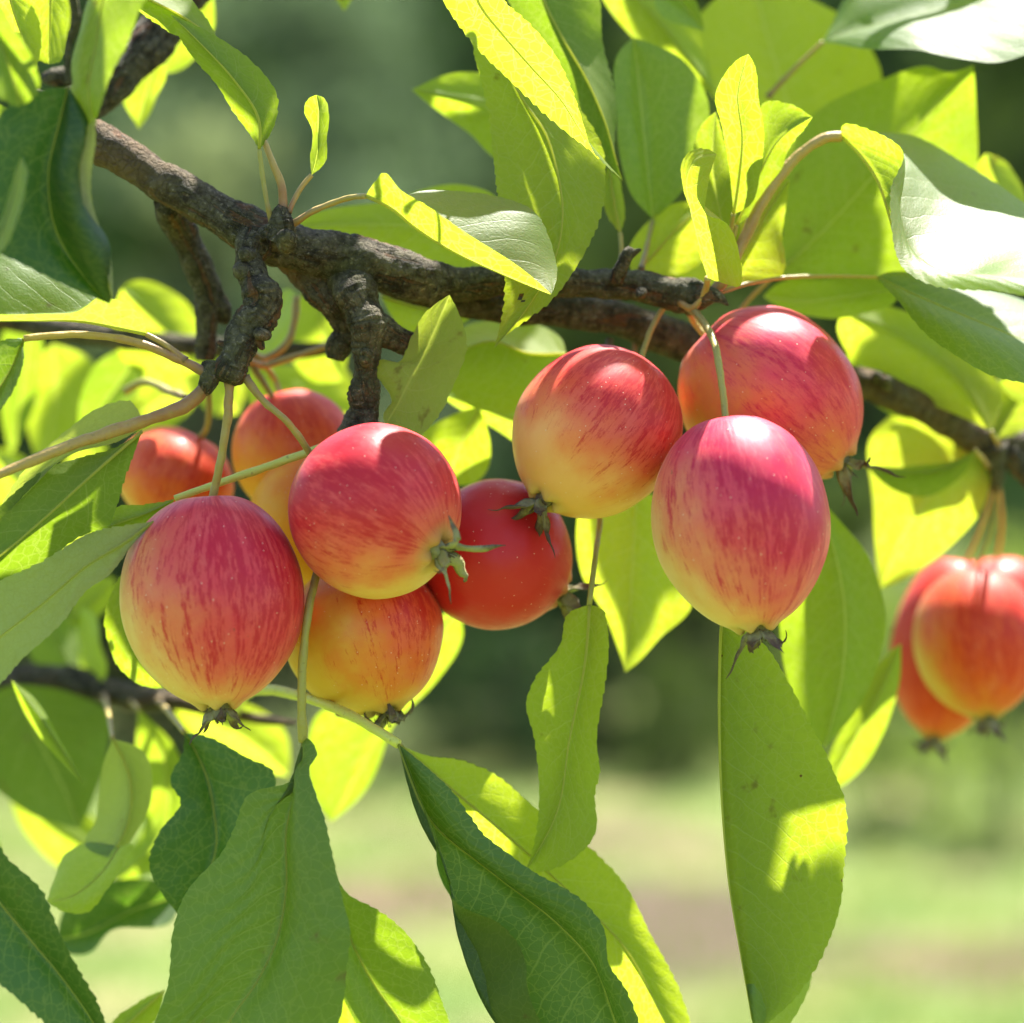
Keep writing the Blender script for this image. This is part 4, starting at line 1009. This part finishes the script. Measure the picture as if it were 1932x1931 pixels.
leaf(LOW, (28, 20), (348, 1383), (335, 1725), [(390, 1466), (404, 1537), (408, 1600), (378, 1680)], [(344, 1420), (323, 1473), (341, 1513), (300, 1570), (281, 1623), (288, 1655)], [(402, 1393), (468, 1430), (514, 1460), (488, 1560), (430, 1650)],
     tint=0.12, face='up', spots=0.1, Lo=-4, Ro=-5, pet=[(322, 1350, 50), (300, 1322, 95)], pr=6)
leaf(LOW, (38, 30), (212, 1395), (205, 1620), [(245, 1470), (240, 1560)], [(195, 1450), (178, 1545), (158, 1590)], [(272, 1420), (285, 1490), (262, 1565), (228, 1614)], tint=0.6, spots=0.5, pale=0.6, pet=[(205, 1350, 60), (195, 1310, 108)], pr=5)
leaf(LOW, (30, 26), (225, 1600), (88, 1702), [(190, 1650), (140, 1690)], [(175, 1592), (122, 1608), (103, 1660)], [(248, 1592), (205, 1680), (160, 1722), (118, 1720)], tint=0.7, spots=0.5, face='up', Lo=8, Ro=-2)
leaf(LOW, (97, 90), (30, 1292), (150, 1565), [(70, 1390), (120, 1490)], [(-60, 1340), (-30, 1460), (60, 1540), (115, 1556)], [(140, 1310), (203, 1345), (202, 1420), (172, 1520)], tint=0.28, face='dn')
leaf(LOW, (40, 34), (22, 1284), (160, 1484), [(95, 1382)], [(45, 1345), (110, 1432)], [(75, 1330), (125, 1420)], tint=0.55, rib=False)
leaf(LOW, (101, 108), (320, 1325), (545, 1465), [(430, 1375), (500, 1425)], [(400, 1318), (480, 1335), (540, 1385)], [(370, 1390), (460, 1445)], tint=0.95, pet=[(290, 1322, 98)])
leaf(LOW, (83, 90), (262, 1340), (215, 1665), [(310, 1440), (310, 1560)], [(255, 1420), (270, 1560), (230, 1620)], [(340, 1430), (350, 1540), (300, 1640)], tint=0.55, pet=[(245, 1322, 102)])
leaf(LOW, (76, 68), (340, 1690), (105, 1775), [(250, 1720), (170, 1760)], [(290, 1660), (215, 1662), (130, 1705)], [(322, 1740), (215, 1758), (168, 1800), (125, 1798)], tint=0.12, face='up')
leaf(LOW, (32, 30), (310, 1870), (190, 1980), [(250, 1925)], [(270, 1885), (220, 1920)], [(290, 1930), (240, 1975)], tint=0.85)
leaf(LOW, (18, 14), (625, 1640), (810, 2060), [(660, 1770), (712, 1868), (759, 1935)], [(610, 1760), (640, 1860), (690, 1960), (750, 2040)], [(656, 1688), (713, 1718), (763, 1755), (803, 1808), (832, 1888), (850, 1950)], tint=0.3, face='up', Lo=-3, Ro=-4)
leaf(LOW, (28, 28), (610, 1800), (770, 2060), [(670, 1900), (730, 1990)], [(610, 1880), (650, 1990)], [(665, 1850), (720, 1905), (770, 1990)], tint=0.95)
leaf(LOW, (72, 83), (862, 1150), (625, 1552), [(780, 1290), (700, 1420)], [(790, 1190), (700, 1310), (600, 1350), (580, 1440), (600, 1520)], [(872, 1195), (822, 1290), (748, 1370), (714, 1440), (680, 1502)], tint=0.55)
leaf(LOW, (18, 22), (250, 1060), (310, 1300), [(235, 1150), (260, 1240)], [(214, 1110), (200, 1175), (212, 1245), (255, 1288)], [(300, 1100), (320, 1200), (330, 1270)], tint=0.5)
leaf(LOW, (108, 115), (130, 1180), (215, 1090), [(175, 1140)], [(140, 1125), (185, 1090)], [(180, 1170), (215, 1130)], tint=0.95)
leaf(LOW, (108, 108), (190, 1290), (150, 1150), [(172, 1220)], [(150, 1240), (146, 1180)], [(200, 1240), (180, 1170)], tint=0.6, face='up', Lo=12, Ro=-14)
leaf(LOW, (119, 126), (150, 1290), (60, 1120), [(105, 1210)], [(70, 1260), (40, 1180)], [(160, 1230), (110, 1140)], tint=0.3)
leaf(LOW, (104, 119), (0, 1590), (-120, 1700), [(-50, 1640)], [(-30, 1580)], [(-30, 1680)], tint=0.9)
leaf(LOW, (119, 119), (10, 1480), (240, 1640), [(110, 1560)], [(90, 1490), (200, 1570)], [(60, 1590), (150, 1660)], tint=0.9)
# leaves deep behind the left spur
DEEP = thing('crabapple_branch', 'leafy branch far behind the left apples with glowing sunlit leaves', 'branch', at(300, 640, 85))
wood('limb', DEEP, [(-150, 560, 95, 24), (100, 620, 92, 22), (330, 650, 88, 20), (600, 660, 84, 16), (700, 640, 82, 8)], rough=0.15, ns=16, step=0.002, seed=81)
leaf(DEEP, (84, 93), (230, 545), (375, 700), [(300, 610)], [(250, 530), (300, 535), (365, 590)], [(215, 600), (230, 680), (310, 730)], tint=0.9)
leaf(DEEP, (117, 120), (100, 650), (70, 870), [(105, 740), (95, 820)], [(60, 700), (50, 800)], [(180, 690), (170, 790), (120, 860)], tint=0.75)
leaf(DEEP, (96, 102), (270, 650), (150, 820), [(220, 730)], [(190, 680), (150, 760)], [(270, 720), (210, 800)], tint=0.3, face='up')
leaf(DEEP, (105, 111), (380, 690), (230, 800), [(310, 750)], [(320, 690), (240, 750)], [(370, 760), (290, 820)], tint=0.95)
leaf(DEEP, (84, 90), (600, 540), (645, 720), [(610, 630)], [(560, 570), (545, 660), (590, 720)], [(640, 580), (655, 650)], tint=0.85)
leaf(DEEP, (99, 108), (470, 690), (680, 790), [(570, 745)], [(540, 690), (640, 680), (670, 740)], [(470, 760), (560, 810)], tint=0.98)
leaf(DEEP, (72, 75), (545, 545), (480, 680), [(520, 610)], [(520, 560), (490, 640)], [(562, 565), (535, 650)], tint=0.8, face='up', Lo=5, Ro=-8)
petiole(DEEP, [(560, 560, 48), (540, 650, 47), (500, 676, 46), (470, 662, 40), (455, 640, 34)], 7, 8, red=0.8)
petiole(DEEP, [(615, 655, 44), (560, 672, 44), (500, 690, 44), (470, 680, 38), (455, 655, 32)], 6, 8, red=1.0)
petiole(DEEP, [(235, 740, 60), (270, 722, 58), (320, 740, 52), (350, 750, 46)], 8, 7, red=0.2)
leaf(DEEP, (120, 126), (340, 640), (450, 780), [(400, 710)], [(350, 700), (400, 780)], [(420, 650), (460, 720)], tint=0.95)
leaf(DEEP, (108, 120), (60, 560), (20, 860), [(50, 680)], [(10, 620), (0, 760)], [(80, 640), (60, 780)], tint=0.35, face='up')
leaf(DEEP, (126, 135), (-20, 850), (120, 1000), [(50, 920)], [(20, 850), (100, 920)], [(-20, 930), (50, 990)], tint=0.7)
leaf(DEEP, (132, 138), (180, 800), (140, 1100), [(160, 950)], [(120, 880), (110, 1020)], [(210, 880), (190, 1020)], tint=0.85)

# ---------------------------------------------------------------- the fruit
A = apple
A('striped red crabapple hanging lowest at the left with a straight stalk', (404, 1134), 0, (201, 171), (0.07, 1), 0.10, (0.85, 0.62, 0.30), 0.15, hot=-0.3, stalk=[(420, 850, -1), (431, 770, -2), (432, 712, -2)], sr=8,
  gold=(0.74, 0.48, 0.19), streak=1.15, seed=1, oblong=0.8, sep=[(1.0, .1), (.7, .9), (.8, .3), (.9, .5), (.8, .2)], sred=0.5)
A('round red crabapple left of centre with pale green sepals facing right', (710, 966), -2, (163, 165), (0.86, 0.52), 0.50, (-0.05, 0.5, 1), 0.40, stalk=[(545, 800, -2), (495, 755, -2), (462, 712, -2)], sr=6.5, gold=(0.76, 0.46, 0.16),
  streak=0.75, green=0.75, seed=2, sep=[(1.25, .5), (1.2, .7), (1.35, .1), (1.2, .6), (1.1, .3)])
A('small deep red crabapple between the two near clusters', (938, 1050), 24, (142, 146), (0.85, 0.5), -0.1, (0, 1, 0.3), 0.85, hot=0.3, stalk=[(800, 900, 26), (740, 860, 22), (690, 800, 16)], seed=3, streak=0.5, sep=[(1.1, .3)] * 5)
A('orange striped crabapple tucked under the round red one', (690, 1203), 20, (146, 148), (0.30, 1), 0.15, (0.85, 0.3, 0.1), -0.04, hot=0.7, gold=(0.72, 0.42, 0.06), stalk=[(640, 1000, 24), (640, 900, 20), (672, 830, 16)], seed=4,
  streak=0.9, sep=[(.9, 1.2)] * 5)
A('yellow and red crabapple with its dark sepals turned down left', (1123, 818), 14, (172, 152), (-0.62, 0.80), 0.30, (0.55, 0.3, 0.85), 0.13, hot=0.3, gold=(0.80, 0.41, 0.13), stalk=[(1215, 660, 24), (1240, 600, 26), (1270, 560, 24)], seed=5,
  streak=0.95, green=0.2, sep=[(1.3, .1), (1.0, .4), (1.3, .2), (1.1, .6), (1.2, .15)], oblong=0.4)
A('pink flushed crabapple behind and right of the front egg shaped one', (1455, 752), 26, (182, 162), (0.72, 0.66), 0.05, (0.95, 0.15, 0.45), 0.27, hot=-1.0, gold=(0.72, 0.38, 0.055), stalk=[(1310, 610, 28), (1300, 590, 25)], seed=6,
  streak=0.7, green=0.3, sep=[(1.4, .1), (1.0, .6), (1.5, -.1), (.8, .5), (1.0, .2)])
A('egg shaped pink striped crabapple in front at the right', (1398, 986), -4, (205, 168), (0.14, 1), 0.12, (0.70, 0.50, 0.45), 0.26, hot=-1.0, gold=(0.76, 0.49, 0.20), stalk=[(1358, 700, 2), (1345, 640, 10), (1318, 598, 18), (1300, 580, 22)], sr=7,
  streak=0.9, seed=7, oblong=0.8, green=0.25, sep=[(.9, .7), (.8, .3), (1.0, .8), (.9, .5), (1.2, .0)])
A('front orange crabapple of the blurred pair at the right edge', (1845, 1212), 88, (142, 118), (0.10, 1), 0.1, (0.5, 0.6, 0.3), 0.25, hot=1.0, gold=(0.66, 0.38, 0.06), stalk=[(1870, 1000, 86), (1880, 920, 80)], sr=3.6, sred=0.0, seed=8, streak=0.6, detail=False)
A('rear red crabapple of the blurred pair at the right edge', (1790, 1222), 106, (172, 106), (-0.16, 1), 0.0, (-0.2, 0.8, 0.5), 0.55, hot=1.0, gold=(0.66, 0.33, 0.05), stalk=[(1850, 1000, 98), (1874, 915, 80)], sr=3.6, sred=0.0, seed=9, streak=0.4, detail=False, oblong=.6)
A('dark red crabapple peeking out behind the blurred pair at the right edge', (1888, 1150), 124, (100, 96), (0.1, 1), 0.0, (0, 0.8, 0.5), 0.7, hot=0.8, stalk=[(1890, 1000, 110), (1884, 915, 84)], sr=3.6, sred=0.0, seed=10, streak=0.4, detail=False)
A('orange crabapple behind the stalk of the round red one', (556, 858), 50, (125, 116), (0.25, 1), 0.0, (0.35, 0.2, 0.9), 0.10, hot=1.0, gold=(0.84, 0.36, 0.03), stalk=[(520, 720, 52), (460, 650, 40)], seed=11, streak=0.5, detail=False)
A('golden orange crabapple mostly hidden between the two left apples', (592, 985), 40, (128, 122), (0.1, 1), 0.0, (0.4, 0.2, 0.2), -0.25, hot=1.0, gold=(0.84, 0.38, 0.02), stalk=[(560, 830, 46), (470, 680, 40)], seed=12, streak=0.4, detail=False)
A('red orange crabapple blurred behind the left stalks', (330, 905), 58, (96, 112), (-0.5, 1), 0.1, (0.2, 0.6, 0.2), -0.04, hot=1.0, gold=(0.80, 0.36, 0.06), stalk=[(392, 800, 48), (390, 700, 40)], seed=13, streak=0.4, detail=False)

# ---------------------------------------------------------------- crown leaves added overhead, out of the frame, placed to shade the fruit
OVER = thing('added_crown_leaves', 'unseen crown leaves added overhead to shade the fruit and leaves below', 'branch', at(600, -2600, 200))
def overhead():
    r = random.Random(3)
    V, F, LC, LA, LT, LVV = [], [], [], [], [], []
    def one(c, ln, w, az, tilt):
        n0 = len(V)
        d = Vector((math.cos(az), math.sin(az), tilt)).normalized()
        s = Vector((-math.sin(az), math.cos(az), r.uniform(-.35, .35))).normalized()
        nn = d.cross(s)
        for i in range(9):
            t = i / 8
            wd = w * (math.sin(math.pi * min(1, t * 0.93 + 0.04)) ** 0.8)
            for u in (-1, -.5, 0, .5, 1):
                p = Vector(c) + d * (t - .5) * ln + s * u * wd + nn * (abs(u) * wd * .3 - 0.15 * ln * (t - .5) ** 2)
                V.append(p); LC.append((u * wd * 1000, t * ln * 1000, 3.1)); LA.append((0.3, 0, u)); LVV.append((0.2, 9, 0)); LT.append(t)
        for i in range(8):
            for j in range(4):
                a = n0 + i * 5 + j
                F.append((a, a + 1, a + 6, a + 5))
    L = np.array(SUN)
    for (cx, cy, d, rad, h) in SHADE:
        base = at(cx, cy, d)
        k = max(1, int(round((rad / 95) ** 2))) * 2
        for i in range(k):
            a = r.uniform(0, 6.28); q = rad * math.sqrt(r.random()) * 0.62 * (k > 1)
            tgt = base + np.array((pxr(q * math.cos(a)), 0, pxr(q * math.sin(a))))
            hw = pxr(min(rad, 170) * 1.0)
            blocked = False
            for (lx, ly, ld, lr) in LIT:
                v = at(lx, ly, ld) - tgt
                v = v - L * np.dot(v, L)
                blocked |= bool(np.linalg.norm(v) < pxr(lr) + hw)
            if blocked:
                continue
            hh = h * r.uniform(0.92, 1.12)
            one(tgt + L * hh, pxr(min(rad, 150) * 2.3), pxr(min(rad, 150) * 0.75), r.uniform(0, 6.28), r.uniform(-.4, .2))
    o = child(mesh('foliage', V, F, {'lc': ('FLOAT_VECTOR', LC), 'la': ('FLOAT_VECTOR', LA), 'lt': ('FLOAT', LT), 'lv': ('FLOAT_VECTOR', LVV)}, LEAF), OVER)  # unseen leaves added along the sun direction to cast shade
    o['kind'] = 'stuff'
LIT = [(1500, 650, 12, 80), (1585, 730, 20, 50), (1440, 830, -14, 70), (1160, 690, 2, 45), (705, 868, -14, 40), (285, 300, 14, 50), (880, 385, 8, 60), (1780, 400, 0, 120), (1800, 75, 15, 120),
       (1880, 640, 12, 50), (1565, 1540, 8, 50), (880, 1470, 16, 50), (950, 100, 0, 100), (715, 705, 8, 15), (660, 960, 0, 10)]
SHADE = [(80, 1420, 92, 170, .42), (60, 1340, 95, 120, .4), (250, 1480, 40, 110, .4), (200, 1740, 60, 130, .42), (400, 1130, 0, 190, .30), (400, 1000, 0, 150, .28), (330, 1200, 0, 150, .3), (480, 1230, 0, 150, .3), (690, 1060, 0, 120, .26), (690, 1200, 20, 150, .3), (940, 1040, 24, 150, .26), (600, 1000, 30, 120, .3),
         (800, 1000, 0, 100, .26), (1080, 880, 14, 110, .26), (1300, 1010, 0, 110, .28), (1400, 1120, 0, 150, .28), (560, 1600, 0, 150, .38), (500, 1750, 0, 170, .4), (560, 1850, 0, 150, .4),
         (950, 1680, 0, 150, .38), (1050, 1800, 0, 170, .4), (880, 1560, 0, 120, .38), (1100, 1300, 22, 140, .32), (1070, 1480, 22, 140, .34), (1420, 1350, 8, 130, .32), (1410, 1550, 8, 100, .36), (1440, 1760, 8, 110, .4),
         (1600, 1200, 44, 140, .32), (1600, 460, 50, 120, .2), (1680, 380, 50, 150, .2), (1720, 240, 50, 130, .2), (1600, 330, 50, 100, .2), (1560, 570, 52, 110, .22), (650, 520, 16, 90, .2), (900, 540, 20, 100, .2), (450, 440, 12, 90, .2), (440, 640, 0, 110, .2), (680, 680, 12, 100, .2),
         (430, 130, 0, 110, .2), (80, 350, -28, 170, .2), (80, 1150, -8, 150, .3), (80, 1780, -14, 170, .4), (100, 1000, -8, 120, .28), (420, 1560, 24, 130, .38), (340, 880, 58, 110, .28), (1240, 250, 44, 100, .2)]
overhead()
